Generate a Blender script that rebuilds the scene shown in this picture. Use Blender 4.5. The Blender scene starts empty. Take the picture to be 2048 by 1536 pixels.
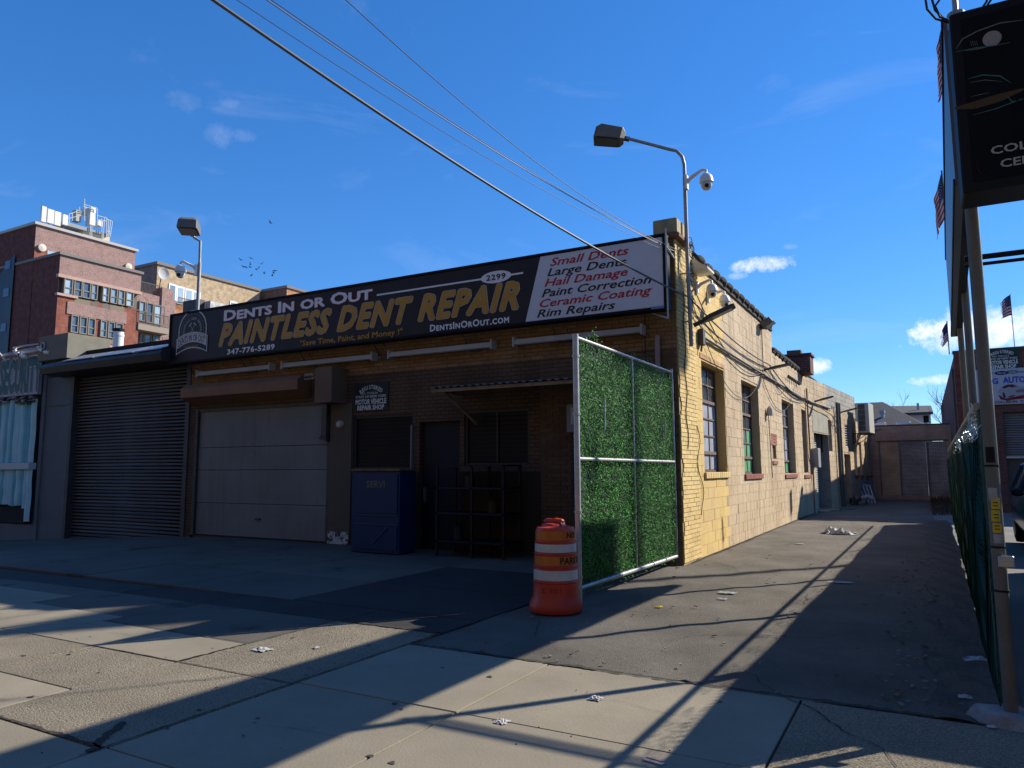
import bpy, math, random
from mathutils import Vector, Matrix
random.seed(7)
R = math.radians
scn = bpy.context.scene
COL = scn.collection

# ---------------------------------------------------------------- camera
YAW, PITCH, ROLL, FPX = R(-29.29), R(6.647), R(-.2318), 1463.0
_f = Vector((math.sin(YAW)*math.cos(PITCH), math.cos(YAW)*math.cos(PITCH), math.sin(PITCH)))
_r0 = Vector((math.cos(YAW), -math.sin(YAW), 0)); _u0 = _r0.cross(_f)
_r = _r0*math.cos(ROLL)+_u0*math.sin(ROLL); _u = -_r0*math.sin(ROLL)+_u0*math.cos(ROLL)
CAM = Vector((3.4939, -11.909, 1.55))
cam = bpy.data.cameras.new('camera'); cam.sensor_width = 36; cam.lens = FPX/2048*36
cam.clip_start = .05; cam.clip_end = 3000
co = bpy.data.objects.new('camera', cam); COL.objects.link(co)
m = Matrix((( _r.x, _u.x, -_f.x, CAM.x), (_r.y, _u.y, -_f.y, CAM.y), (_r.z, _u.z, -_f.z, CAM.z), (0, 0, 0, 1)))
co.matrix_world = m
scn.camera = co

# ---------------------------------------------------------------- sky, sun, exposure
SUN = Vector((.95, 1.24, 1.0)).normalized()
EL = math.asin(SUN.z)
world = bpy.data.worlds.new('World'); scn.world = world; world.use_nodes = True
wt = world.node_tree; wt.nodes.clear()
def WN(t, **k):
    n = wt.nodes.new(t)
    for a, v in k.items(): setattr(n, a, v)
    return n
def WL_(a, b): wt.links.new(a, b)
sky = WN('ShaderNodeTexSky', sky_type='NISHITA', sun_disc=False)
sky.sun_elevation = EL; sky.sun_rotation = math.atan2(SUN.x, SUN.y)
sky.air_density = 1.0; sky.dust_density = 0; sky.ozone_density = 6.0; sky.altitude = 100
hsv = WN('ShaderNodeHueSaturation'); hsv.inputs['Saturation'].default_value = 1.3; hsv.inputs['Value'].default_value = 1.38
gam = WN('ShaderNodeGamma'); gam.inputs[1].default_value = .78
WL_(sky.outputs[0], gam.inputs[0]); WL_(gam.outputs[0], hsv.inputs['Color'])
geo = WN('ShaderNodeTexCoord')
def ray(px, py): return (_r*((px-1024)/FPX) - _u*((py-768)/FPX) + _f)
tint = WN('ShaderNodeMix', data_type='RGBA', blend_type='MULTIPLY'); tint.inputs[0].default_value = 1; tint.inputs[7].default_value = (.88, 1.08, 1.38, 1)
WL_(hsv.outputs[0], tint.inputs[6])
cur = tint.outputs[2]
def wmath(op, a, b=None, clamp=False):
    n = WN('ShaderNodeMath', operation=op, use_clamp=clamp)
    for i, v in enumerate((a, b)):
        if v is None: continue
        if isinstance(v, (int, float)): n.inputs[i].default_value = v
        else: WL_(v, n.inputs[i])
    return n.outputs[0]
def wdot(vec):
    n = WN('ShaderNodeVectorMath', operation='DOT_PRODUCT'); WL_(geo.outputs['Generated'], n.inputs[0]); n.inputs[1].default_value = vec
    return n.outputs['Value']
wn = WN('ShaderNodeTexNoise'); wn.inputs['Scale'].default_value = 38; wn.inputs['Detail'].default_value = 12; wn.inputs['Roughness'].default_value = .72
WL_(geo.outputs['Generated'], wn.inputs['Vector'])
# small fair-weather clouds: a direction in the sky, half-width, half-height, density, sharpness
def cloud(px, py, hw, hh, dens):
    global cur
    d = ray(px, py).normalized(); r = d.cross(Vector((0, 0, 1))).normalized(); u = r.cross(d)
    a = wmath('DIVIDE', wdot(r), hw/FPX); b = wmath('DIVIDE', wdot(u), hh/FPX)
    q = wmath('ADD', wmath('MULTIPLY', a, a), wmath('MULTIPLY', b, b))
    front = wmath('GREATER_THAN', wdot(d), .5)
    k = wmath('SUBTRACT', 1.0, q)                       # 1 centre, 0 rim
    k = wmath('ADD', k, wmath('MULTIPLY', wmath('SUBTRACT', wn.outputs['Fac'], .5), 4.2))
    k = wmath('MULTIPLY', wmath('MULTIPLY', k, .8, True), dens)
    k = wmath('MULTIPLY', k, wmath('SUBTRACT', 1.6, wmath('MULTIPLY', q, .5), True))
    k = wmath('MULTIPLY', k, front, True)
    mx = WN('ShaderNodeMix', data_type='RGBA')
    WL_(k, mx.inputs[0]); WL_(cur, mx.inputs[6]); mx.inputs[7].default_value = CLOUD
    cur = mx.outputs[2]
CLOUD = (8.6, 8.9, 9.6, 1)
for c in ((1530, 528, 62, 16, .8), (2010, 655, 150, 40, .85), (1868, 661, 50, 16, .9), (1872, 760, 40, 11, .9), (1632, 732, 36, 18, .85), (1475, 552, 20, 7, .3),
          (368, 203, 30, 18, .06), (440, 272, 26, 24, .09), (487, 270, 22, 12, .06), (460, 205, 20, 8, .06), (1580, 494, 14, 6, .12)): cloud(*c)
# wide faint cirrus
cn = WN('ShaderNodeTexNoise'); cn.inputs['Scale'].default_value = 3.2; cn.inputs['Detail'].default_value = 7; cn.inputs['Roughness'].default_value = .6; cn.inputs['Distortion'].default_value = .6
mp = WN('ShaderNodeMapping'); mp.inputs['Scale'].default_value = (1, 1.7, 4.5); mp.inputs['Rotation'].default_value = (.3, .5, .2)
WL_(geo.outputs['Generated'], mp.inputs[0]); WL_(mp.outputs[0], cn.inputs['Vector'])
k = wmath('MULTIPLY', wmath('SUBTRACT', cn.outputs['Fac'], .56, True), .38, True)
mx = WN('ShaderNodeMix', data_type='RGBA'); WL_(k, mx.inputs[0]); WL_(cur, mx.inputs[6]); mx.inputs[7].default_value = CLOUD; cur = mx.outputs[2]
bg = WN('ShaderNodeBackground'); bg.inputs['Strength'].default_value = .085
WL_(cur, bg.inputs['Color']); wo = WN('ShaderNodeOutputWorld'); WL_(bg.outputs[0], wo.inputs[0])
sl = bpy.data.lights.new('sun', 'SUN'); sl.energy = 5.0; sl.angle = R(.5); sl.color = (1, .92, .80)
so = bpy.data.objects.new('sun', sl); COL.objects.link(so)
so.rotation_euler = (-SUN).to_track_quat('-Z', 'Y').to_euler(); so.location = (30, 30, 60)
scn.view_settings.view_transform = 'Standard'; scn.view_settings.look = 'None'
scn.view_settings.exposure = 0.65; scn.view_settings.gamma = 1; scn.view_settings.use_curve_mapping = False
scn.render.engine = 'CYCLES'; scn.cycles.max_bounces = 6; scn.cycles.use_denoising = True

# ---------------------------------------------------------------- measuring helpers (photo pixel -> point on a known plane)
def on_ground(px, py, z=0):
    d = ray(px, py); return CAM+d*((z-CAM.z)/d.z)
def on_front(px, py, y=0):
    d = ray(px, py); return CAM+d*((y-CAM.y)/d.y)
def on_side(px, py, x=0):
    d = ray(px, py); return CAM+d*((x-CAM.x)/d.x)

# ---------------------------------------------------------------- materials
MATS = {}
def M(name, c, c2=None, ns=2.0, rough=.85, bump=0., bs=60., metal=0., var=0., fine=.12, fs=90., streak=0., contrast=2.5, spec=.3, c3=None, s3=6., t3=.6, emit=None):
    if name in MATS: return MATS[name]
    mt = bpy.data.materials.new(name); mt.use_nodes = True; nt = mt.node_tree; N = nt.nodes; L = nt.links
    b = N['Principled BSDF']; b.inputs['Roughness'].default_value = rough; b.inputs['Metallic'].default_value = metal
    b.inputs['Specular IOR Level'].default_value = spec
    g = N.new('ShaderNodeNewGeometry'); P = g.outputs['Position']
    def mixc(f, a, bb, mode='MIX'):
        n = N.new('ShaderNodeMix'); n.data_type = 'RGBA'; n.blend_type = mode
        for s, v in ((0, f), (6, a), (7, bb)):
            if isinstance(v, (int, float)): n.inputs[s].default_value = v
            elif isinstance(v, tuple): n.inputs[s].default_value = (*v[:3], 1)
            else: L.new(v, n.inputs[s])
        return n.outputs[2]
    def noise(sc, det=5, vec=P, r=.6):
        n = N.new('ShaderNodeTexNoise'); n.inputs['Scale'].default_value = sc; n.inputs['Detail'].default_value = det; n.inputs['Roughness'].default_value = r
        L.new(vec, n.inputs['Vector']); return n.outputs['Fac']
    def mth(op, a, bb=None, cl=False):
        n = N.new('ShaderNodeMath'); n.operation = op; n.use_clamp = cl
        for i, v in enumerate((a, bb)):
            if v is None: continue
            if isinstance(v, (int, float)): n.inputs[i].default_value = v
            else: L.new(v, n.inputs[i])
        return n.outputs[0]
    colr = c
    if c2 is not None:
        f = mth('ADD', mth('MULTIPLY', mth('SUBTRACT', noise(ns), .5), contrast), .5, True)
        colr = mixc(f, c, c2)
    if c3 is not None:
        f = mth('MULTIPLY', mth('SUBTRACT', noise(s3, 8, r=.7), t3), 8., True)
        colr = mixc(f, colr, c3)
    if fine:
        f = mth('ADD', mth('MULTIPLY', mth('SUBTRACT', noise(fs, 4), .5), fine*5), 1.0)
        v = N.new('ShaderNodeCombineXYZ')
        for i in range(3): L.new(f, v.inputs[i])
        colr = mixc(1.0, colr, v.outputs[0], 'MULTIPLY')
    if streak:
        mpn = N.new('ShaderNodeMapping'); mpn.inputs['Scale'].default_value = (5, 5, .35); L.new(P, mpn.inputs[0])
        f = mth('MULTIPLY', mth('SUBTRACT', noise(1.0, 6, mpn.outputs[0]), .5), 3.0*streak*2, True)
        f = mth('MULTIPLY', f, streak)
        colr = mixc(f, colr, (.05, .04, .03))
    if var:
        oi = N.new('ShaderNodeObjectInfo'); at = N.new('ShaderNodeAttribute'); at.attribute_name = 'rnd'
        rr = mth('FRACT', mth('ADD', oi.outputs['Random'], at.outputs['Fac']))
        f = mth('ADD', mth('MULTIPLY', mth('SUBTRACT', rr, .5), var*2), 1.0)
        v = N.new('ShaderNodeCombineXYZ')
        for i in range(3): L.new(f, v.inputs[i])
        colr = mixc(1.0, colr, v.outputs[0], 'MULTIPLY')
    if isinstance(colr, tuple): b.inputs['Base Color'].default_value = (*colr[:3], 1)
    else: L.new(colr, b.inputs['Base Color'])
    if bump:
        bn = N.new('ShaderNodeBump'); bn.inputs['Strength'].default_value = min(1, bump); bn.inputs['Distance'].default_value = .01*max(1, bump)
        L.new(noise(bs, 6, r=.65), bn.inputs['Height']); L.new(bn.outputs[0], b.inputs['Normal'])
    if emit: b.inputs['Emission Color'].default_value = (*emit, 1); b.inputs['Emission Strength'].default_value = 1
    MATS[name] = mt; return mt
def BR(name, c1, c2, mortar, axis='x', w=.2, h=.075, rough=.9, bump=.6, c3=None, mort=.012):
    """brick courses on a wall that runs along x or y"""
    mt = M(name, c1, rough=rough, fine=0); nt = mt.node_tree; N = nt.nodes; L = nt.links; b = N['Principled BSDF']
    g = N.new('ShaderNodeNewGeometry'); s = N.new('ShaderNodeSeparateXYZ'); L.new(g.outputs['Position'], s.inputs[0])
    cb = N.new('ShaderNodeCombineXYZ')
    if axis == 'xy':
        ad = N.new('ShaderNodeMath'); ad.operation = 'ADD'; L.new(s.outputs[0], ad.inputs[0]); L.new(s.outputs[1], ad.inputs[1]); L.new(ad.outputs[0], cb.inputs[0])
    else: L.new(s.outputs[0 if axis == 'x' else 1], cb.inputs[0])
    L.new(s.outputs[2], cb.inputs[1])
    t = N.new('ShaderNodeTexBrick'); L.new(cb.outputs[0], t.inputs[0])
    for k_, v in (('Color1', c1), ('Color2', c2), ('Mortar', mortar)): t.inputs[k_].default_value = (*v, 1)
    t.inputs['Scale'].default_value = 1; t.inputs['Brick Width'].default_value = w; t.inputs['Row Height'].default_value = h; t.inputs['Mortar Size'].default_value = mort
    t.inputs['Mortar Smooth'].default_value = .2; t.inputs['Bias'].default_value = 0
    n = N.new('ShaderNodeTexNoise'); n.inputs['Scale'].default_value = 1.3; n.inputs['Detail'].default_value = 6; L.new(g.outputs['Position'], n.inputs['Vector'])
    mr = N.new('ShaderNodeMapRange'); mr.inputs[1].default_value = .35; mr.inputs[2].default_value = .7; mr.inputs[3].default_value = .72; mr.inputs[4].default_value = 1.15
    L.new(n.outputs['Fac'], mr.inputs[0])
    mx = N.new('ShaderNodeMix'); mx.data_type = 'RGBA'; mx.blend_type = 'MULTIPLY'; mx.inputs[0].default_value = 1
    v = N.new('ShaderNodeCombineXYZ')
    for i in range(3): L.new(mr.outputs[0], v.inputs[i])
    L.new(t.outputs['Color'], mx.inputs[6]); L.new(v.outputs[0], mx.inputs[7]); out = mx.outputs[2]
    if c3:
        m2 = N.new('ShaderNodeMix'); m2.data_type = 'RGBA'; n2 = N.new('ShaderNodeTexNoise'); n2.inputs['Scale'].default_value = 9; n2.inputs['Detail'].default_value = 8; L.new(g.outputs['Position'], n2.inputs['Vector'])
        mr2 = N.new('ShaderNodeMapRange'); mr2.inputs[1].default_value = .45; mr2.inputs[2].default_value = .62; L.new(n2.outputs['Fac'], mr2.inputs[0])
        L.new(mr2.outputs[0], m2.inputs[0]); L.new(out, m2.inputs[6]); m2.inputs[7].default_value = (*c3, 1); out = m2.outputs[2]
    L.new(out, b.inputs['Base Color'])
    bn = N.new('ShaderNodeBump'); bn.inputs['Strength'].default_value = bump; bn.inputs['Distance'].default_value = .01; bn.invert = True
    L.new(t.outputs['Fac'], bn.inputs['Height']); L.new(bn.outputs[0], b.inputs['Normal'])
    return mt

# ---------------------------------------------------------------- mesh building
WLOC = {}
class MB:
    def __init__(s, T=None): s.v = []; s.f = []; s.m = []; s.T = T; s.r = []; s.cm = 0; s.cr = 0.
    def V(s, *ps):
        b = len(s.v)
        for p in ps: s.v.append(tuple(s.T(*p)) if s.T else tuple(p))
        return b
    def F(s, *idx): s.f.append(idx); s.m.append(s.cm); s.r.append(s.cr)
    def poly(s, pts): b = s.V(*pts); s.F(*range(b, b+len(pts)))
    def box(s, x0, x1, y0, y1, z0, z1):
        x0, x1 = min(x0, x1), max(x0, x1); y0, y1 = min(y0, y1), max(y0, y1); z0, z1 = min(z0, z1), max(z0, z1)
        b = s.V((x0,y0,z0),(x1,y0,z0),(x1,y1,z0),(x0,y1,z0),(x0,y0,z1),(x1,y0,z1),(x1,y1,z1),(x0,y1,z1))
        for q in ((0,3,2,1),(4,5,6,7),(0,1,5,4),(1,2,6,5),(2,3,7,6),(3,0,4,7)): s.F(*[b+i for i in q])
        return s
    def bbox(s, x0, x1, y0, y1, z0, z1, c=.01):
        """box with chamfered edges"""
        x0, x1 = min(x0, x1), max(x0, x1); y0, y1 = min(y0, y1), max(y0, y1); z0, z1 = min(z0, z1), max(z0, z1)
        c = min(c, (x1-x0)*.3, (y1-y0)*.3, (z1-z0)*.3)
        rings = []
        for z, i in ((z0, c), (z0+c, 0), (z1-c, 0), (z1, c)):
            a0, a1, b0, b1 = x0+i, x1-i, y0+i, y1-i
            rings.append([(a0+c,b0,z),(a1-c,b0,z),(a1,b0+c,z),(a1,b1-c,z),(a1-c,b1,z),(a0+c,b1,z),(a0,b1-c,z),(a0,b0+c,z)])
        s.loft(rings, True); return s
    def loft(s, rings, cap=True, closed=True):
        n = len(rings[0]); bs = [s.V(*r) for r in rings]
        for a, b in zip(bs, bs[1:]):
            for i in range(n if closed else n-1):
                j = (i+1) % n; s.F(a+i, a+j, b+j, b+i)
        if cap: s.F(*[bs[0]+i for i in range(n)][::-1]); s.F(*[bs[-1]+i for i in range(n)])
        return s
    def tube(s, pts, r, n=8, cap=True, taper=None):
        pts = [Vector(p) for p in pts]; rings = []; up = None
        for i, p in enumerate(pts):
            t = (pts[min(i+1, len(pts)-1)]-pts[max(i-1, 0)]).normalized()
            if up is None:
                up = t.orthogonal().normalized()
            else:
                up = (up - t*up.dot(t)).normalized()
            w = t.cross(up); rr = r if taper is None else r*taper[i]
            rings.append([tuple(p+up*(rr*math.cos(2*math.pi*k/n))+w*(rr*math.sin(2*math.pi*k/n))) for k in range(n)])
        s.loft(rings, cap); return s
    def lathe(s, prof, c=(0,0,0), n=24, ax='z', cap=True):
        rings = []
        for r, z in prof:
            ring = []
            for k in range(n):
                a = 2*math.pi*k/n; p = (r*math.cos(a), r*math.sin(a), z)
                if ax == 'y': p = (p[0], -p[2], p[1])
                if ax == 'x': p = (p[2], p[0], p[1])
                ring.append((c[0]+p[0], c[1]+p[1], c[2]+p[2]))
            rings.append(ring)
        s.loft(rings, cap); return s
    def prism(s, pts, d):
        """flat polygon pts (3-D) swept by vector d"""
        n = len(pts); a = s.V(*pts); b = s.V(*[(p[0]+d[0], p[1]+d[1], p[2]+d[2]) for p in pts])
        s.F(*range(a, a+n)); s.F(*list(range(b, b+n))[::-1])
        for i in range(n): j = (i+1) % n; s.F(a+j, a+i, b+i, b+j)
        return s
    def obox(s, c, ax, ay, az):
        c, ax, ay, az = map(Vector, (c, ax, ay, az)); b = s.V(*[c+ax*i+ay*j+az*k for k in (-1,1) for i, j in ((-1,-1),(1,-1),(1,1),(-1,1))])
        for q in ((0,3,2,1),(4,5,6,7),(0,1,5,4),(1,2,6,5),(2,3,7,6),(3,0,4,7)): s.F(*[b+i for i in q])
        return s
    def grid(s, fn, nu, nv, mat=None):
        b = len(s.v)
        for j in range(nv+1):
            for i in range(nu+1): s.V(fn(i/nu, j/nv))
        for j in range(nv):
            for i in range(nu):
                if mat: s.cm = mat(i, j)
                a = b+j*(nu+1)+i; s.F(a, a+1, a+nu+2, a+nu+1)
        return s
    def mesh(s, name, off=(0,0,0)):
        me = bpy.data.meshes.new(name)
        me.from_pydata([(v[0]-off[0], v[1]-off[1], v[2]-off[2]) for v in s.v], [], s.f)
        if any(s.m): me.polygons.foreach_set('material_index', s.m)
        if any(s.r):
            at = me.attributes.new('rnd', 'FLOAT', 'FACE'); at.data.foreach_set('value', s.r)
        me.update(); return me
    def build(s, name, mats, parent=None, smooth=False, kind=None, label=None):
        if not isinstance(mats, (list, tuple)): mats = [mats]
        if parent is not None: off = WLOC[parent.name]
        else:
            xs = [v[0] for v in s.v]; ys = [v[1] for v in s.v]; zs = [v[2] for v in s.v]
            off = Vector(((min(xs)+max(xs))/2, (min(ys)+max(ys))/2, min(zs)))
        me = s.mesh(name, off)
        for q in mats: me.materials.append(q)
        if smooth: me.shade_smooth()
        o = bpy.data.objects.new(name, me); COL.objects.link(o)
        if parent is not None: o.parent = parent
        else: o.location = off
        WLOC[o.name] = Vector(off)
        if kind: o['kind'] = kind
        if label: o['label'] = label
        return o
def smooth_by_angle(o, deg=40):
    me = o.data; me.shade_smooth()
    try: me.set_sharp_from_angle(angle=R(deg))
    except Exception: pass
    return o
def thing(name, label, cat, loc, group=None):
    o = bpy.data.objects.new(name, None); COL.objects.link(o); o.location = loc; o.empty_display_size = .2
    o['label'] = label; o['category'] = cat
    if group: o['group'] = group
    WLOC[o.name] = Vector(loc); return o
def tag(o, label, cat, group=None):
    o['label'] = label; o['category'] = cat
    if group: o['group'] = group
    return o
def structure(o): o['kind'] = 'structure'; return o
def inst(name, me, parent, loc, scale=None, rot=None, label=None):
    o = bpy.data.objects.new(name, me); COL.objects.link(o); o.parent = parent
    o.location = Vector(loc)-WLOC[parent.name]
    if scale: o.scale = scale
    if rot: o.rotation_euler = rot
    if label: o['label'] = label
    WLOC[o.name] = Vector(loc); return o
def unit_mesh(name, mat, c=.0):
    """1 x 1 x 1 box, origin at its centre, chamfered on the front edges"""
    b = MB()
    b.bbox(-.5, .5, -.5, .5, -.5, .5, c) if c else b.box(-.5, .5, -.5, .5, -.5, .5)
    me = b.mesh(name); me.materials.append(mat); return me
def wall_cells(b, u0, u1, z0, z1, holes, out, back, P):
    """wall sheet with openings; P(u, d, z) -> point; front face at d=out, back at d=back"""
    us = sorted({u0, u1, *[h[0] for h in holes], *[h[1] for h in holes]}); zs = sorted({z0, z1, *[h[2] for h in holes], *[h[3] for h in holes]})
    us = [u for u in us if u0 <= u <= u1]; zs = [z for z in zs if z0 <= z <= z1]
    def hole(i, j):
        if i < 0 or j < 0 or i >= len(us)-1 or j >= len(zs)-1: return True
        cu, cz = (us[i]+us[i+1])/2, (zs[j]+zs[j+1])/2
        return any(h[0] < cu < h[1] and h[2] < cz < h[3] for h in holes)
    for i in range(len(us)-1):
        for j in range(len(zs)-1):
            if hole(i, j): continue
            a, c, d, e = us[i], us[i+1], zs[j], zs[j+1]
            b.poly([P(a,out,d), P(c,out,d), P(c,out,e), P(a,out,e)]); b.poly([P(a,back,e), P(c,back,e), P(c,back,d), P(a,back,d)])
            if hole(i-1, j): b.poly([P(a,back,d), P(a,out,d), P(a,out,e), P(a,back,e)])
            if hole(i+1, j): b.poly([P(c,out,d), P(c,back,d), P(c,back,e), P(c,out,e)])
            if hole(i, j-1): b.poly([P(a,back,d), P(c,back,d), P(c,out,d), P(a,out,d)])
            if hole(i, j+1): b.poly([P(a,out,e), P(c,out,e), P(c,back,e), P(a,back,e)])

# ---------------------------------------------------------------- lettering
_fc = {}
def glyph_mesh(body, shear=0, offset=0, small_caps=None, ext=.004, space=1.0):
    key = (body, shear, offset, small_caps, ext, space)
    if key in _fc: return _fc[key]
    cu = bpy.data.curves.new('t', 'FONT'); cu.body = body
    cu.shear = shear; cu.extrude = ext; cu.resolution_u = 2; cu.space_character = space
    if small_caps:
        cu.small_caps_scale = small_caps
        for ch in cu.body_format: ch.use_small_caps = True
    o = bpy.data.objects.new('t', cu); COL.objects.link(o); bpy.context.view_layer.update()
    me = bpy.data.meshes.new_from_object(o.evaluated_get(bpy.context.evaluated_depsgraph_get()))
    vs = [v.co.copy() for v in me.vertices]; fs = [tuple(p.vertices) for p in me.polygons]
    bpy.data.objects.remove(o); bpy.data.curves.remove(cu); bpy.data.meshes.remove(me)
    if offset:   # bolder stroke: the outline shifted round a small circle
        V0, F0 = vs, fs; vs, fs = [], []
        for k in range(13):
            a = k*math.pi/6; r = offset if k < 12 else 0; n0 = len(vs)
            vs += [Vector((v.x+r*math.cos(a), v.y+r*math.sin(a), v.z+k*.00012)) for v in V0]; fs += [tuple(i+n0 for i in f) for f in F0]
    _fc[key] = (vs, fs); return vs, fs
_H = glyph_mesh('H', ext=0); CAP = max(v.y for v in _H[0])
def lettering(b, body, x0, x1, base, cap, P, **k):
    """letters fitted between x0..x1 with cap height; P(u, v, d) -> world, d = outwards"""
    lift = k.pop('lift', 0); fit = k.pop('fit', None)
    vs, fs = glyph_mesh(body, **k)
    ref = vs if fit is None else glyph_mesh(body, **{**k, 'offset': fit})[0]
    a = min(v.x for v in ref); c = max(v.x for v in ref); sx = (x1-x0)/(c-a); sz = cap/CAP
    n = len(b.v)
    for v in vs: b.V(P(x0+(v.x-a)*sx, base+v.y*sz, lift+v.z))
    for f in fs: b.F(*[n+i for i in f])
def arc_lettering(b, body, c, r, a0, a1, cap, P, wf=1.0, **k):
    lift = k.pop('lift', 0); n = len(body)
    for i, ch in enumerate(body):
        if ch == ' ': continue
        a = a0+(a1-a0)*(i+.5)/n; vs, fs = glyph_mesh(ch, **k); lo = min(v.x for v in vs); hi = max(v.x for v in vs); s = cap/CAP; o = len(b.v)
        for v in vs:
            x = (v.x-(lo+hi)/2)*s*wf; y = r+v.y*s
            b.V(P(c[0]+y*math.sin(a)+x*math.cos(a), c[1]+y*math.cos(a)-x*math.sin(a), lift+v.z))
        for f in fs: b.F(*[o+j for j in f])
def front_P(y): return lambda u, v, d: (u, y-d, v)

# ---------------------------------------------------------------- colours
asphalt = M('asphalt', (.088, .078, .062), (.17, .152, .122), ns=.8, bump=1.6, bs=95, fine=.45, fs=110, rough=.95, c3=(.26, .245, .21), s3=60, t3=.63)
asphalt_dark = M('asphalt_dark', (.032, .031, .031), (.05, .048, .046), ns=1.1, bump=1.2, bs=80, fine=.4, fs=100, rough=.95)
concrete = M('concrete', (.20, .175, .125), (.265, .23, .165), ns=1.2, bump=.35, bs=60, fine=.12, fs=140, var=.07, c3=(.12, .105, .085), s3=2.3, t3=.62)
aggregate = M('aggregate_concrete', (.18, .155, .11), (.27, .23, .165), ns=1.3, bump=2.2, bs=70, fine=.55, fs=75, rough=.95, var=.06, c3=(.36, .33, .27), s3=52, t3=.6)
forecourt_m = M('forecourt_concrete', (.09, .08, .063), (.13, .115, .09), ns=.7, bump=.3, bs=50, fine=.14, var=.14, c3=(.035, .032, .028), s3=1.1, t3=.56)
mortar = M('mortar', (.22, .19, .14), (.3, .26, .19), ns=4)
steel = M('galvanised_steel', (.42, .43, .43), (.33, .34, .34), ns=8, rough=.42, metal=.75, fine=.08)
steel_dark = M('dark_steel', (.055, .055, .058), (.09, .085, .08), ns=6, rough=.55, metal=.3)
black = M('black_paint', (.011, .012, .015), rough=.6, fine=.04, spec=.12)
black_matt = M('black_matt', (.02, .02, .021), rough=.85)
white_plastic = M('white_plastic', (.72, .72, .70), rough=.38, fine=.03)
glass_dark = M('dark_glass', (.008, .010, .014), rough=.3, spec=.15, fine=0)
rust = M('rusted_iron', (.13, .06, .035), (.22, .12, .07), ns=9, rough=.9)
wire_m = M('wire_black', (.02, .02, .022), rough=.6, fine=0)
wire_light = M('wire_grey', (.16, .16, .16), rough=.55, fine=0)
white_paint = M('white_paint', (.74, .75, .76), rough=.5, fine=.03)
sign_white = M('sign_white', (.62, .65, .70), (.56, .59, .64), ns=1.5, rough=.45, fine=.02)
sign_red = M('sign_red', (.42, .02, .03), rough=.45, fine=.02)
sign_black = M('sign_black', (.012, .013, .018), (.018, .02, .026), ns=2, rough=.4, fine=.02)
gold = M('gold_vinyl', (.50, .27, .045), (.42, .22, .03), ns=3, rough=.4, fine=.04)
brown_paint = M('brown_paint', (.15, .10, .06), (.125, .08, .05), ns=2, rough=.7, streak=.3)
wood = M('weathered_wood', (.3, .24, .17), (.2, .15, .1), ns=5)

# ================================================================ GROUND
def gz(x, y):
    return -.055*max(0., -12-x)
base = structure(MB().box(-900, 900, -600, 1500, -1.6, -1.5).build('ground', asphalt))
b = MB(); b.grid(lambda u, v: (-40+u*110, -60+v*49.2, -.14), 60, 8)
structure(b.build('road', asphalt))
b = MB(); b.bbox(-40, 40, -10.95, -10.8, -.3, .0, .02); structure(b.build('kerb', concrete))
# pavement: bed plus separate cast slabs
b = MB(); b.box(-40, 40, -10.8, -5.2, -.2, -.045); pave = structure(b.build('sidewalk', M('joint_dirt', (.035, .033, .03), (.06, .055, .045), ns=8)))
def slab(x0, x1, y0, y1, mt, dz=0., name='slab', parent=None, g=.008, tilt=0.):
    q = MB(); j = lambda a: random.uniform(-a, a)
    q.bbox(x0+g, x1-g, y0+g, y1-g, -.044, dz, .0035)
    q.v = [(x, y, z + (tilt*(x-x0) if z > -.03 else 0) + (gz(x, y) if z > -9 else 0)) for x, y, z in q.v]
    return q.build(name, mt, parent or pave)
xs = (-.63, .77, 2.67, 4.2)
for i in range(3):
    for j, (y0, y1) in enumerate(((-7.8, -6.46), (-9.25, -7.8), (-10.78, -9.25))):
        slab(xs[i], xs[i+1], y0, y1, aggregate if i == 2 else concrete, dz=random.uniform(-.003, .003))
for x0, x1 in ((4.2, 5.8), (5.8, 7.4), (7.4, 9), (9, 10.6)):
    for y0, y1 in ((-7.8, -6.46), (-9.25, -7.8), (-10.78, -9.25)): slab(x0, x1, y0, y1, concrete)
# left of the alley: exposed-aggregate drive with smoother strips
slab(-1.93, -.63, -7.85, -5.95, aggregate, -.004); slab(-1.93, -.63, -9.28, -7.85, aggregate, -.001); slab(-1.93, -.63, -10.78, -9.28, concrete, 0)
slab(-3.05, -1.93, -8.7, -7.85, aggregate, -.002); slab(-3.05, -1.93, -9.7, -8.7, concrete, .0); slab(-3.05, -1.93, -10.78, -9.7, aggregate, .0)
slab(-4.1, -1.93, -7.85, -7.15, concrete, .0)
slab(-4.1, -3.05, -9.7, -7.85, aggregate, .0); slab(-5.9, -4.1, -9.7, -7.85, concrete, .0); slab(-5.9, -4.1, -7.85, -6.9, concrete, -.003)
x = -5.9
while x > -20:
    slab(x-1.8, x, -9.7, -7.85, random.choice((concrete, aggregate)), 0); slab(x-1.8, x, -7.85, -6.4, concrete, -.003); x -= 1.8
for x in range(-4, -22, -2): slab(x-2+.05, x+.05, -10.78, -9.7, concrete)
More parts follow.
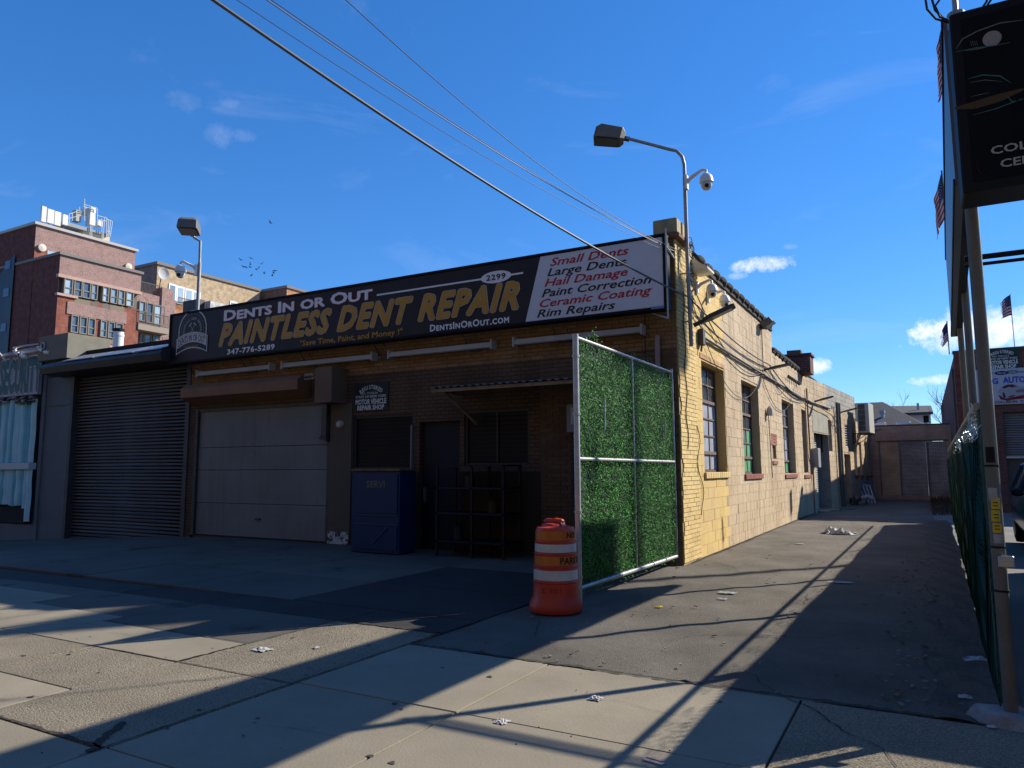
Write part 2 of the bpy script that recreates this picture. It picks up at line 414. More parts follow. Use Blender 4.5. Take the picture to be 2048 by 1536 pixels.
# forecourt in front of the shop: big worn panels
b = MB(); b.grid(lambda u, v: (-30+u*29.5, -7.15+v*7.9, -.05+gz(-30+u*29.5, 0)), 60, 6)
fore = structure(b.build('forecourt', M('forecourt_dirt', (.03, .03, .03), (.05, .048, .045), ns=6)))
FX = (-16, -13.2, -10.4, -7.7, -5.6, -3.3, -.63)
for i in range(6):
    ysp = (-.0, -1.9, -3.7, -5.25)
    for j in range(3):
        dark = (i == 5 and j > 0)
        slab(FX[i], FX[i+1], ysp[j+1]+random.uniform(-.02, .02), ysp[j], asphalt_dark if dark else forecourt_m, -.006-random.random()*.006, parent=fore, g=.012)
slab(-1.93, -.63, -5.95, -5.25, asphalt_dark, -.012, parent=fore)
slab(-4.1, -1.93, -7.15, -5.95, forecourt_m, -.01, parent=fore); slab(-4.1, -1.93, -5.95, -5.25, asphalt_dark, -.012, parent=fore); slab(-5.9, -4.1, -6.9, -5.95, forecourt_m, -.01, parent=fore); slab(-16, -4.1, -5.95, -5.25, asphalt_dark, -.012, parent=fore); slab(-7.7, -5.9, -6.4, -5.95, forecourt_m, -.01, parent=fore)
slab(-16, -7.7, -6.4, -5.95, forecourt_m, -.01, parent=fore); slab(-30, -16, -6.4, 0, forecourt_m, -.01, parent=fore)
# alley asphalt, gently uneven with a ragged near edge
def alley(u, v):
    x = -.62+u*4.25; y = -6.44+v*v*37
    e = (math.sin(x*7.3)*.02+math.sin(x*19)*.012+math.sin(x*41)*.006) if v == 0 else 0
    return (x, y+e, -.012+.010*math.sin(x*2.1+y*.9)*math.sin(y*1.7)+.004*math.sin(x*9+y*5))
b = MB(); b.grid(alley, 60, 160); al = structure(b.build('alley', asphalt))
for p in al.data.polygons: p.use_smooth = True
b = MB(); b.grid(lambda u, v: (3.63+u*40, -6.45+v*80, -.035+.006*math.sin(u*70+v*30)), 50, 50); structure(b.build('lot_ground', M('lot_concrete', (.12, .115, .105), (.19, .18, .165), ns=.8, bump=.8, bs=40, fine=.3)))
b = MB(); b.grid(lambda u, v: (-60+u*59.9, 15+v*60, -.3), 20, 20); structure(b.build('back_ground', asphalt))
# dirt verge under the fence
def verge(u, v):
    y = -6.47+v*20; return (3.42+u*.55+.05*math.sin(y*3.1)*(1-u), y, -.004+.014*math.sin(u*math.pi)+.012*math.sin(y*5+u*9))
b = MB(); b.grid(verge, 10, 200); structure(b.build('dirt_verge', M('verge_dirt', (.055, .048, .04), (.11, .10, .085), ns=5, bump=2, bs=60, fine=.5, fs=60)))

rc = random.Random(77)
b = MB()
def crack(x, y, a, L_, w, z=.0035):
    pts = [(x, y)]; n = int(L_/.05)
    for i in range(n): a += rc.uniform(-.28, .28)*(1 if i % 3 else -1.6); x += .05*math.cos(a); y += .05*math.sin(a); pts.append((x, y))
    for i in range(len(pts)-1):
        (x0, y0), (x1, y1) = pts[i], pts[i+1]; dx, dy = (y1-y0), -(x1-x0); l = math.hypot(dx, dy) or 1; ww = w*(1-abs(2*i/len(pts)-1)*.7)*rc.uniform(.5, 1.4)/l
        b.poly([(x0-dx*ww, y0-dy*ww, z), (x0+dx*ww, y0+dy*ww, z), (x1+dx*ww, y1+dy*ww, z), (x1-dx*ww, y1-dy*ww, z)])
for k in range(9): crack(rc.uniform(-.4, 2.8), rc.uniform(-6.2, 4), rc.uniform(-.4, .4)+(0 if rc.random() < .6 else 1.5), rc.uniform(.8, 2.4), .005, .004)
for x, y, a, L_ in ((-.55, -5.4, .2, 1.6), (.1, -6.05, .35, 1.9), (1.2, -6.25, .1, 1.2), (-1.8, -6.2, .5, 1.2), (-5.0, -7.4, .1, 1.5), (-2.9, -7.5, 2.6, .9), (-1.6, -8.4, .9, .8), (1.5, -7.1, -.2, 1.1), (2.2, -8.3, 1.2, .9), (-.2, -8.6, .4, 1.0)): crack(x, y, a, L_*.7, .0016)
b.build('crack', M('crack_dark', (.018, .016, .014), rough=1, fine=0), pave, kind='stuff')
b = MB()
def ragged(x0, y0, x1, y1, w, z=.0045):
    n = max(4, int(math.hypot(x1-x0, y1-y0)/.035)); nx, ny = -(y1-y0), (x1-x0); l = math.hypot(nx, ny); nx /= l; ny /= l; A = []; B = []
    for i in range(n+1):
        t = i/n; x = x0+(x1-x0)*t; y = y0+(y1-y0)*t; e = w*(.35+.65*abs(math.sin(i*.37)*math.sin(i*.11+x0)))*rc.uniform(.4, 1.3); f = w*.5*rc.uniform(.1, 1.2); A.append((x+nx*e, y+ny*e, z)); B.append((x-nx*f, y-ny*f, z))
    for i in range(n): b.poly([B[i], B[i+1], A[i+1], A[i]])
ragged(-.63, -6.45, 4.1, -6.45, .055); ragged(-.63, -6.45, -.63, -5.2, .04); ragged(-1.93, -5.97, -.63, -5.97, .06); ragged(-.64, -9.4, -.64, -6.45, .014); ragged(-4.1, -7.14, -1.93, -7.14, .02); ragged(-1.93, -7.85, -1.93, -5.95, .016); ragged(-3.05, -7.85, -.63, -7.85, .012)
ragged(.04, .3, .04, 14, .05, .006); ragged(-2.4, -9.27, -.63, -9.27, .03); ragged(-.95, -8.95, -.64, -9.35, .07)
b.build('dirt_seam', M('seam_dirt', (.028, .025, .02), (.06, .052, .04), ns=30, rough=1), pave, kind='stuff')
def blot(x, y, r, mt, asp=1., z=.0052, n=26):
    b = MB(); ph = rc.random()*9; pts = []
    for i in range(n): t = 2*math.pi*i/n; q = r*(.7+.2*math.sin(3*t+ph)+.12*math.sin(7*t+ph*2)+.08*rc.uniform(-1, 1)); pts.append((x+q*math.cos(t)*asp, y+q*math.sin(t), z))
    b.poly(pts); return b
stn = M('oil_stain', (.05, .045, .038), (.085, .078, .066), ns=9, rough=.75, fine=.4, fs=100, bump=1.2, bs=95); gum = M('gum_dark', (.05, .045, .04), rough=.8)
ob = MB()
for k in range(46): q = blot(rc.uniform(-5, 3.8), rc.uniform(-9.5, -6.6), rc.uniform(.008, .03), gum, 1.2, .0035, 9); n0 = len(ob.v); ob.v += q.v; ob.f += [tuple(i+n0 for i in f) for f in q.f]; ob.m += q.m; ob.r += q.r
ob.build('gum_spots', gum, pave, kind='stuff')
# ================================================================ THE REPAIR SHOP
bldg = thing('repair_shop_building', 'long one-storey tan block and yellow brick garage whose side wall runs down the alley', 'building', (-6, 6, 0))
yb = M('yellow_brick', (.66, .50, .22), (.55, .40, .17), ns=1.2, bump=.8, bs=70, var=.10, fine=.2, c3=(.30, .23, .12), s3=7, t3=.66)
block_y = M('block_yellow', (.66, .47, .16), (.58, .42, .19), ns=.8, bump=1.2, bs=80, var=.05, fine=.3, fs=70, c3=(.42, .33, .20), s3=6, t3=.62, streak=.25)
block_t = M('block_tan', (.59, .465, .30), (.45, .335, .21), ns=.55, bump=1.6, bs=70, var=.05, fine=.36, fs=60, c3=(.33, .26, .18), s3=3.5, t3=.58, streak=.6)
joint_t = M('joint_tan', (.47, .38, .26), (.38, .30, .2), ns=3, streak=.3)
fb = M('facade_brick', (.26, .155, .07), (.20, .12, .055), ns=1.4, bump=.6, bs=60, var=.16, fine=.2)
red_brick = M('red_brick', (.30, .10, .07), (.22, .08, .06), ns=5, bump=.6, bs=60, var=.2)
pt = on_front
# --- side wall, first straight length (x = 0)
def sy(px, py): return on_side(px, py).y
W1 = []
for (l, tp), (rr, _), (_, bt) in (((1402, 719), (1451, 0), (0, 945)), ((1482, 758), (1518, 0), (0, 949)), ((1563, 797), (1587, 0), (0, 949)), ((1602, 817), (1617, 0), (0, 950))):
    a = on_side(l, tp); c = on_side(rr, 830); d = on_side(l, bt)
    W1.append((a.y, c.y, d.z, a.z))
Y1 = 15.0
holes = list(W1)+[(on_side(1545, 900).y, on_side(1552, 900).y, 1.75, 2.15), (-1, -.9, 0, 0)][:1]
b = MB(); wall_cells(b, 1.07, 8.95, -.3, 5.36, holes, -.012, -.28, lambda u, d, z: (d, u, z))
wall_cells(b, 8.95, Y1, -.3, 4.74, holes, -.012, -.28, lambda u, d, z: (d, u, z))
b.build('side_wall', joint_t, bldg)
# reveals painted like the wall
# --- concrete blocks: nearest ones as single pieces, the rest joined
def courses(u0, u1, z0, z1, bw, bh, holes, gap):
    out = []; z = z0; k = 0
    while z < z1-.02:
        zt = min(z+bh, z1); u = u0-(bw/2 if k % 2 else 0)
        while u < u1-.02:
            a, c = max(u, u0), min(u+bw, u1); segs = [(a, c)]
            for h in holes:
                if h[2] < (z+zt)/2 < h[3]:
                    ns = []
                    for s0, s1 in segs:
                        if h[1] <= s0 or h[0] >= s1: ns.append((s0, s1))
                        else:
                            if s0 < h[0]: ns.append((s0, h[0]))
                            if s1 > h[1]: ns.append((h[1], s1))
                    segs = ns
            for s0, s1 in segs:
                if s1-s0 > .05: out.append((s0+gap/2, s1-gap/2, z+gap/2, zt-gap/2))
            u += bw
        z += bh; k += 1
    return out
blocks = courses(1.07, 8.95, .0, 5.36, .4, .2, holes, .005)+courses(8.95, Y1, 0, 4.74, .4, .2, holes, .007)
blocks = [q for q in blocks if q[1] < Y1+.01]
blocks.sort(key=lambda q: q[0])
um_y = unit_mesh('block', block_y); um_t = unit_mesh('block', block_t)
rest = MB()
def paint_edge(z): return 3.15+.03*math.sin(z*9)
for i, (a, c, z0, z1) in enumerate(blocks):
    pr = random.uniform(.0, .007); yel = (a+c)/2 < paint_edge(z0)
    if i < 298: inst('block', um_y if yel else um_t, bldg, (-.015+pr/2-.004, (a+c)/2, (z0+z1)/2), (.03+pr, c-a, z1-z0))
    else:
        rest.cm = 0 if yel else 1; rest.cr = random.random(); rest.box(-.03, pr-.001, a, c, z0, z1)
rest.build('blocks', [block_y, block_t], bldg, kind='stuff')
# --- corner pier of small yellow bricks
um = unit_mesh('brick', yb)
b = MB(); b.box(-.36, -.008, .012, 1.066, -.3, 5.54); b.build('corner_pier', M('mortar_yellow', (.40, .30, .15), (.32, .24, .13), ns=4), bldg)
bricks = courses(.0, 1.06, .02, 5.5, .268, .0735, [], .010)
bricks.sort(key=lambda q: -q[2]); n = 0; extra = MB()
for a, c, z0, z1 in bricks[::-1]:
    pr = random.uniform(0, .006)
    # broken edge of the pier near the gate
    if a < .02 and .4 < z0 < 3.9: a += max(0, .05*math.sin(z0*5.3)+.05*math.sin(z0*13))+.02
    if n < 298: inst('brick', um, bldg, (-.005+pr/2, (a+c)/2, (z0+z1)/2), (.02+pr, c-a, z1-z0)); n += 1
    else: extra.cr = random.random(); extra.box(-.02, pr, a, c, z0, z1)
# cap of the pier
b = MB(); b.bbox(-.36, .06, -.05, .62, 5.545, 5.80, .012)
b.build('pier_cap', M('cap_stone', (.42, .35, .19), (.28, .24, .15), ns=4, bump=1, bs=30, streak=.5), bldg)
b = MB(); b.bbox(-.5, .10, -.09, .7, 5.44, 5.54, .02); b.build('pier_ledge', rust, bldg)
# --- front wall: brick skin above, painted below
hole_f = [(-12.15, -7.70, 0, 3.05), (-7.06, -5.48, 1.55, 2.68), (-5.32, -4.35, 0, 2.5), (-4.25, -2.83, 1.62, 2.68), (-17.45, -12.42, -.6, 4.2), (-1.95, -1.05, 0, 2.15)]
b = MB(); wall_cells(b, -12.42, -.36, -.3, 4.9, hole_f, .0, .3, lambda u, d, z: (u, d, z))
b.build('front_wall', BR('facade_lower', (.12, .075, .045), (.105, .066, .04), (.07, .042, .026), 'x', .2, .075, bump=.5), bldg)
b = MB()
for q in courses(-12.42, -.02, 3.56, 5.0, .268, .0735, [], .012):
    b.cr = random.random(); pr = random.uniform(.004, .012); b.box(q[0], q[1], -pr, .02, q[2], q[3])
b.build('facade_bricks', fb, bldg, kind='stuff'); b = MB()
for q in courses(-2.6, -.02, .3, 3.56, .268, .0735, [(-1.98, -1.02, 0, 2.2)], .012):
    b.cr = random.random(); pr = random.uniform(.004, .012); b.box(q[0], q[1], -pr, .02, q[2], q[3])
b.build('painted_bricks', M('painted_brick', (.125, .08, .046), (.10, .062, .038), ns=2, var=.15, bump=.4), bldg, kind='stuff')
b = MB(); b.box(-.36, -.02, .0, .02, -.3, 5.4); b.build('pier_front', M('mortar_dark', (.16, .11, .06)), bldg)
if extra.f: extra.build('pier_bricks', yb, bldg, kind='stuff')
b = MB(); b.box(-12.42, -.3, .3, 15, 4.62, 4.7); b.box(-12.42, -.3, .3, .6, 4.7, 4.95); b.box(-.36, -.29, 1.07, 8.95, 4.7, 5.36); b.box(-12.42, -12.2, .3, 30, -.3, 4.62)
b.build('roof', black_matt, bldg)
# --- clay coping along the stepped parapet
cop = M('dark_clay_coping', (.02, .018, .017), (.045, .038, .032), ns=7, rough=.85, var=.2, spec=.15)
b = MB(); n = 10
b.lathe([(.0, 0), (.13, 0), (.13, .10), (.09, .14), (.09, .56), (.0, .56)], n=12, ax='y'); tile_me = b.mesh('coping_tile'); tile_me.materials.append(cop); tile_me.shade_smooth()
b = MB(); b.box(-.33, .035, 1.07, 8.95, 5.36, 5.40); b.box(-.33, .035, 8.95, Y1+6.2, 4.74, 4.775); b.box(.0, .04, 1.07, 8.95, 5.30, 5.36)
b.build('parapet_flashing', cop, bldg)
y = 1.1
while y < 8.6: inst('coping_tile', tile_me, bldg, (-.03, y+.57, 5.43+random.uniform(-.008, .008)), (1, 1, 1)); y += .585
y = 8.95
while y < 20.6: inst('coping_tile', tile_me, bldg, (-.05, y+.57, 4.80+random.uniform(-.008, .008)), (1, 1, 1)); y += .585
b = MB(); b.cm = 0
for q in courses(-1.9, .0, 4.8, 5.34, .4, .2, [], .01): b.box(q[0], q[1], 8.93, 8.98, q[2], q[3])
b.build('step_end', block_t, bldg)

# --- steel sash windows of the side wall
sash = M('sash_steel', (.10, .075, .06), (.17, .11, .08), ns=9, rough=.7, bump=.4)
pane_clear = M('pane_dirty_dark', (.03, .036, .045), (.07, .08, .095), ns=2.2, rough=.22, spec=.5, fine=.05)
pane_frost = M('pane_frosted', (.36, .38, .44), (.23, .25, .30), ns=3.5, rough=.5, fine=.1)
pane_green = M('pane_green_paint', (.12, .34, .17), (.08, .26, .13), ns=4, rough=.5, streak=.2)
pane_grey = M('pane_grey', (.16, .175, .20), (.10, .11, .13), ns=4, rough=.4)
tarp_blue = M('blue_tarp', (.05, .33, .55), (.04, .25, .42), ns=9, rough=.5)
def side_window(h, idx, cols=3, rows=6):
    y0, y1, z0, z1 = h; x = -.2
    fr = MB()
    fr.box(x-.03, x+.02, y0, y0+.04, z0, z1); fr.box(x-.03, x+.02, y1-.04, y1, z0, z1); fr.box(x-.03, x+.02, y0+.04, y1-.04, z0, z0+.04); fr.box(x-.03, x+.02, y0+.04, y1-.04, z1-.04, z1)
    cw = (y1-y0-.08)/cols; rh = (z1-z0-.08)/rows
    for i in range(1, cols): fr.box(x-.012, x+.012, y0+.04+i*cw-.014, y0+.04+i*cw+.014, z0+.04, z1-.04)
    for j in range(1, rows):
        w = .03 if j in (1, 4) else .014
        fr.box(x-.012, x+.02+(.015 if w > .02 else 0), y0+.04, y1-.04, z0+.04+j*rh-w, z0+.04+j*rh+w)
    wo_ = fr.build('window', sash, bldg)
    for i in range(cols):
        for j in range(rows):
            if idx == 0: mt = pane_frost if j < 4 else pane_clear
            elif idx == 1: mt = pane_green if j < 2 else (pane_grey if j == 2 else pane_clear)
            elif idx == 2: mt = pane_green if j < 1 else (pane_frost if j in (1, 2) else pane_grey)
            else: mt = M('pane_brown', (.05, .025, .02), (.03, .02, .018), ns=3, rough=.5)
            if idx == 0 and j == 4 and i == 0: mt = tarp_blue
            if idx == 1 and j == 2 and i != 1: mt = pane_green
            q = MB(); a = y0+.04+i*cw+.01; c = z0+.04+j*rh+.01; t = random.uniform(-.006, .006)
            q.prism([(x-.004+t, a, c), (x-.004-t, a+cw-.02, c), (x-.004+t*.3, a+cw-.02, c+rh-.02), (x-.004, a, c+rh-.02)], (-.006, 0, 0))
            q.build('pane', mt, wo_)
    s = MB(); nb = 11; bw = (y1-y0+.12)/nb
    for i in range(nb): s.cr = random.random(); s.bbox(-.2, .045, y0-.06+i*bw+.005, y0-.06+(i+1)*bw-.005, z0-.115, z0, .008)
    s.build('sill', yb if idx == 0 else red_brick, bldg)
    if idx == 0:
        s = MB(); nb = 12; bw = (y1-y0+.1)/nb
        for i in range(nb): s.cr = random.random(); s.box(-.05, .012, y0-.1+i*bw+.004, y0-.1+(i+1)*bw-.004, z1+.03, z1+.12)
        s.build('lintel', M('painted_red_brick', (.30, .12, .07), (.5, .36, .16), ns=5, var=.2), bldg)
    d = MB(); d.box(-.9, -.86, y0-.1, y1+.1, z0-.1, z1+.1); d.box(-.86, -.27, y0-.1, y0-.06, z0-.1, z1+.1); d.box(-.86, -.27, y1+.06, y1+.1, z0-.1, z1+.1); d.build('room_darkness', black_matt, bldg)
for i, h in enumerate(W1): side_window(h, i, cols=(3, 3, 3, 2)[i])
# small blocked vent between the second and third windows
hv = holes[4]
b = MB(); b.box(-.12, -.06, hv[0], hv[1], hv[2], hv[3]); b.build('vent_void', rust, bldg)
b = MB(); 
for k in range(4): b.cr = random.random(); b.box(-.05, .012, hv[0]-.15, hv[1]+.15, hv[3]+.01+k*.08, hv[3]+.075+k*.08)
b.cr = .4; b.box(-.05, .03, hv[0]-.1, hv[1]+.1, hv[2]-.1, hv[2]-.01)
b.build('vent_surround', red_brick, bldg)
# reveal paint of the window openings (yellow at the first, tan after)
for i, h in enumerate(W1):
    b = MB(); b.box(-.26, -.006, h[1]-.006, h[1]+.02, h[2], h[3]); b.box(-.26, -.006, h[0], h[1], h[3]-.006, h[3]+.02); b.build('reveal', block_y if i == 0 else block_t, bldg)

# --- second length of the side wall: bends slightly into the alley
A2 = Vector((0, Y1, 0)); B2 = Vector((1.15, 28.6, 0)); D2 = (B2-A2).normalized(); N2 = Vector((D2.y, -D2.x, 0)); L2 = (B2-A2).length
T2 = lambda o, s, z: A2+D2*s+N2*o+Vector((0, 0, z))
def on_bend(px, py, o=0.):
    d = ray(px, py); p0 = A2+N2*o; t = (p0-CAM).dot(N2)/d.dot(N2); p = CAM+d*t; return ((p-A2).dot(D2), p.z)
def S(px, py=900): return on_bend(px, py)[0]
def SZ(px, py): return on_bend(px, py)[1]
h2 = [(S(1629), S(1657, 880), -.3, SZ(1640, 866)), (S(1658), S(1665), SZ(1661, 905), SZ(1658, 838)), (S(1691, 960), S(1703, 960), 0, SZ(1691, 908)), (S(1690, 870), S(1698, 870), SZ(1694, 893), SZ(1690, 850))]
for l in (1708, 1718, 1729, 1737): h2.append((S(l), S(l+4.6), SZ(l, 951), SZ(l, 884)))
def top2(px, py): return S(px, py), SZ(px, py)
steps = [(0, S(1652, 790), 4.74), (S(1652, 790), S(1707, 830), SZ(1680, 824)), (S(1707, 830), L2, SZ(1740, 851))]
b = MB(T2)
for s0, s1, zt in steps: wall_cells(b, s0, s1, -.6, zt, h2, -.012, -.5, lambda u, d, z: (d, u, z))
b.build('rear_side_wall', joint_t, bldg)
b = MB(T2)
for s0, s1, zt in steps:
    for q in courses(s0, s1, -.2, zt, .4, .2, h2, .008): b.cr = random.random(); b.box(-.03, random.uniform(.0, .006), q[0], q[1], q[2], q[3])
b.build('rear_blocks', block_t, bldg, kind='stuff')
# upper grey block parapet behind the step
b = MB(T2); s0, s1 = steps[1][0], S(1712, 815); z0 = SZ(1680, 822)
pz = SZ(1655, 768)
for q in courses(s0, s1, z0-.1, pz, .4, .2, [], .01): b.cr = random.random(); b.box(-.2, -.05, q[0], q[1], q[2], q[3])
b.box(-1.6, -.2, s0-.2, s0, z0-.3, pz+.04)
b.build('grey_parapet', M('block_grey', (.24, .24, .22), (.36, .34, .29), ns=2.5, var=.15, bump=1, bs=40), bldg)
b = MB(T2); b.box(-1.4, -.45, s0-.24, s0-.2, z0-.1, pz+.02); b.build('parapet_end', BR('pend', (.16, .05, .05), (.1, .04, .04), (.12, .09, .08), 'x', .2, .08), bldg)
b = MB(T2); b.box(-1, -.5, 0, L2, 3.2, 3.4); b.box(-9, -.4, 0, L2, 3.4, 3.5); b.build('rear_roof', black_matt, bldg)
# deep loading door with its roller shutter
a, c, _, zt = h2[0]
b = MB(T2); b.box(-.62, -.5, a-.2, c+.2, -.5, zt+.2); b.build('recess_back', black_matt, bldg)
shm = M('shutter_white', (.5, .5, .48), (.4, .4, .38), ns=3, rough=.5)
b = MB(T2)
for k in range(34):
    z = .05+k*.083
    if z > zt-.1: break
    b.prism([(-.30, a+.03, z), (-.25, a+.03, z+.02), (-.25, a+.03, z+.06), (-.30, a+.03, z+.078)], tuple(D2*0) if 0 else (0, 1.5, 0))
b.build('shutter_slats', shm, bldg, kind='stuff')
b = MB(T2); b.box(-.49, -.002, c-.006, c+.02, -.3, zt); b.box(-.49, .006, a-.02, c+.3, zt+.0, zt+.02); b.build('door_jamb', M('jamb_grey', (.26, .28, .28), (.18, .2, .2), ns=4, c3=(.05, .05, .05), s3=5, t3=.6), bldg)
b = MB(T2); b.box(-.02, .012, a-.15, c+.0, zt+.02, zt+.75); b.build('door_lintel', M('lintel_concrete', (.36, .34, .27), (.26, .25, .2), ns=3, streak=.5), bldg)
b = MB(T2); b.bbox(-.4, .25, a+.1, c+.1, -.05, .04); b.build('threshold', concrete, bldg)
for k, h in enumerate(h2[1:]):
    d = MB(T2); d.box(-.28, -.22, h[0], h[1], h[2], h[3]); mt = black_matt
    if k == 1: mt = M('brown_door', (.20, .13, .10), (.15, .10, .08), ns=3)
    if k == 2: mt = M('louvre_dark', (.06, .06, .06))
    nm = 'side_door' if k == 1 else ('louvre' if k == 2 else 'window')
    o = d.build(nm, mt, bldg)
    if k == 2:
        lv = MB(T2); nz = 9; dz = (h[3]-h[2])/nz
        for j in range(nz): lv.prism([(-.2, h[0], h[2]+j*dz+.01), (-.02, h[0], h[2]+j*dz), (-.02, h[0], h[2]+j*dz+.02), (-.2, h[0], h[2]+j*dz+.06)], (0, h[1]-h[0], 0))
        lv.build('louvre_blades', white_paint, bldg)
    if k == 1:
        q = MB(T2); q.box(-.22, -.18, h[1]-.25, h[1]-.15, 1.0, 1.1); q.build('handle', steel, o)
    if k > 2:
        q = MB(T2); q.box(-.3, .04, h[0]-.08, h[1]+.08, h[2]-.12, h[2]-.004); q.build('sill', red_brick, bldg)
# low grey render strip near the far end
b = MB(T2); b.box(0.006, .03, S(1722, 985), L2, -.5, SZ(1722, 962)); b.build('dado', M('dado_grey', (.28, .3, .33), (.2, .22, .25), ns=2), bldg)

# --- garage door with its hood, motor box and side shaft
dpm = M('garage_panel', (.17, .185, .185), (.13, .14, .14), ns=.8, rough=.5, fine=.07, streak=.45, c3=(.10, .095, .085), s3=1.7, t3=.6)
b = MB(); b.box(-12.04, -7.81, .04, .09, -.03, .02); b.build('bottom_seal', black_matt, bldg)
b = MB(); b.box(-9.98, -9.82, .02, .058, .42, .46); b.build('lift_handle', steel_dark, bldg)
zs = [0.02, .78, 1.56, 2.1, 3.0]
b = MB(); b.box(-12.15, -12.06, .0, .16, -.1, 3.05); b.box(-7.79, -7.70, .0, .16, -.1, 3.05); b.box(-12.06, -7.79, .02, .16, 2.98, 3.05); gd = b.build('garage_door', steel_dark, bldg)
for k in range(4):
    b = MB(); z0, z1 = zs[k]+.004, zs[k+1]-.004; b.bbox(-12.05, -7.8, .06, .10, z0, z1, .006)
    for t in range(1, 6): zz = z0+(z1-z0)*t/6; b.box(-12.04, -7.81, .056, .062, zz-.004, zz+.004)
    b.build('door_panel', dpm, gd)
b = MB(); b.prism([(-12.2, -.02, 3.14), (-12.2, -.42, 3.30), (-12.2, -.42, 3.52), (-12.2, -.30, 3.62), (-12.2, -.02, 3.66)], (3.9, 0, 0)); b.build('door_hood', M('hood_brown', (.24, .115, .05), (.17, .085, .045), ns=2, rough=.6, streak=.35), bldg)
mb0 = pt(629, 770, -.5); mb1 = pt(663, 770, -.5)
b = MB(); b.bbox(mb0.x, mb1.x, -.50, -.012, pt(640, 806, -.5).z, pt(640, 735, -.5).z, .01); b.build('motor_box', brown_paint, bldg)
b = MB(); b.box(-7.86, -7.72, -.12, -.02, 2.3, 2.98); b.prism([(-7.86, -.12, 2.3), (-7.72, -.12, 2.3), (-7.72, -.10, 2.16), (-7.95, -.10, 2.22)], (0, .09, 0)); b.build('door_track_cover', steel_dark, bldg)
b = MB(); P = front_P(-.425)
a = pt(608, 753, -.43); c = pt(627, 747, -.43)
lettering(b, 'UNITED', a.x, c.x, a.z, .06, P, ext=.002); a = pt(608, 759, -.43); c = pt(627, 757, -.43); lettering(b, '718-275-5030', a.x, c.x, a.z-.01, .035, P, ext=.002)
b.build('maker_lettering', M('faded_white', (.4, .4, .38)), bldg)
for u0, u1 in ((-7.06, -5.33), (-4.34, -2.6)): b = MB(); b.box(u0, u1, -.02, -.004, .0, 1.5); b.build('wall_shade_panel', M('painted_shade_brown', (.028, .021, .016), (.045, .033, .024), ns=1.5, rough=.9), bldg)  # shade of the recess painted as near-black panels on the lower wall
# painted pilaster patch, bell
b = MB(); b.box(-7.68, -7.08, -.03, .0, .0, 2.98); b.build('pilaster', M('pilaster_grey_brown', (.11, .09, .065), (.09, .075, .055), ns=2), bldg)
b = MB(); b.box(-7.68, -7.10, -.042, -.028, .0, .26); b.build('peeled_patch', M('peeled_white', (.05, .05, .05), (.5, .5, .48), ns=14, contrast=8), bldg)
b = MB(); b.lathe([(.0, 0), (.085, 0), (.085, .05), (.06, .09), (0, .1)], (-7.38, -.03, 2.52), 16, 'y'); tag(smooth_by_angle(b.build('alarm_bell', M('bell_beige', (.42, .39, .33)))), 'small round beige alarm bell on the pilaster beside the garage door', 'alarm bell')
# --- shop windows, door and grille
def shop_window(x0, x1, z0, z1, n):
    f = MB(); f.box(x0, x0+.05, .04, .12, z0, z1); f.box(x1-.05, x1, .04, .12, z0, z1); f.box(x0+.05, x1-.05, .04, .12, z0, z0+.05); f.box(x0+.05, x1-.05, .04, .12, z1-.05, z1)
    for i in range(1, n): x = x0+(x1-x0)*i/n; f.box(x-.02, x+.02, .05, .11, z0+.05, z1-.05)
    o = f.build('shop_window', M('window_frame_dark', (.03, .04, .045), rough=.4), bldg)
    q = MB(); q.box(x0+.04, x1-.04, .085, .09, z0+.04, z1-.04); q.build('pane', glass_dark, o)
    g = MB(); k = 0; z = z0+.08
    while z < z1-.05: g.tube([(x0+.05, .02, z), (x1-.05, .02, z)], .005, 5); z += .085
    g.build('security_bars', M('bars_dark', (.012, .013, .016), rough=.6), o)
shop_window(-7.06, -5.48, 1.55, 2.68, 1); shop_window(-4.25, -2.83, 1.62, 2.68, 2)
b = MB(); b.box(-5.32, -4.35, .10, .15, .0, 2.5); o = b.build('shop_door', M('door_navy', (.006, .008, .016), rough=.6), bldg)
b = MB(); b.box(-5.24, -5.2, .04, .10, .9, 1.2); b.build('handle', steel, o)
b = MB(); b.box(-1.95, -1.05, .12, .16, .0, 2.15); b.build('side_entrance', M('door_brown_dark', (.03, .022, .016)), bldg)
b = MB(); b.box(-5.50, -5.47, -.06, .04, 1.5, 2.45); b.build('window_edge_trim', M('trim_grey', (.2, .2, .22)), bldg)

# ================================================================ FASCIA SIGN
YS = -.4
sx0, sx1, sz0, sz1 = -12.77, -.04, 4.155, 5.435
sign = thing('fascia_sign', 'long black shop sign reading Dents In or Out Paintless Dent Repair over the garage front', 'shop sign', (-6.4, YS, sz0))
b = MB(); b.box(sx0+.04, sx1-.04, YS+.012, YS+.2, sz0+.04, sz1-.04); b.build('panel', sign_black, sign)
b = MB(); w = .05; b.bbox(sx0, sx1, YS-.012, YS+.22, sz0, sz0+w, .006); b.bbox(sx0, sx1, YS-.012, YS+.22, sz1-w, sz1, .006); b.box(sx0, sx0+w, YS-.011, YS+.22, sz0+w, sz1-w); b.box(sx1-w, sx1, YS-.011, YS+.22, sz0+w, sz1-w); b.build('frame', black, sign)
SP = front_P(YS+.008)   # print layer origin (d outwards)
def q2(px, py): p = pt(px, py, YS); return p.x, p.z
def flat(name, pts, d, mt, th=.002):
    m_ = MB(); P = [SP(u, v, d) for u, v in pts]; m_.prism(P, (0, -th, 0)); return m_.build(name, mt, sign)
wp = [q2(1050.5, 645.6), q2(1328.6, 611.4), q2(1325.3, 472.3), q2(1080.6, 514.4)]
zb = (wp[0][1]+wp[1][1])/2; zt = (wp[2][1]+wp[3][1])/2
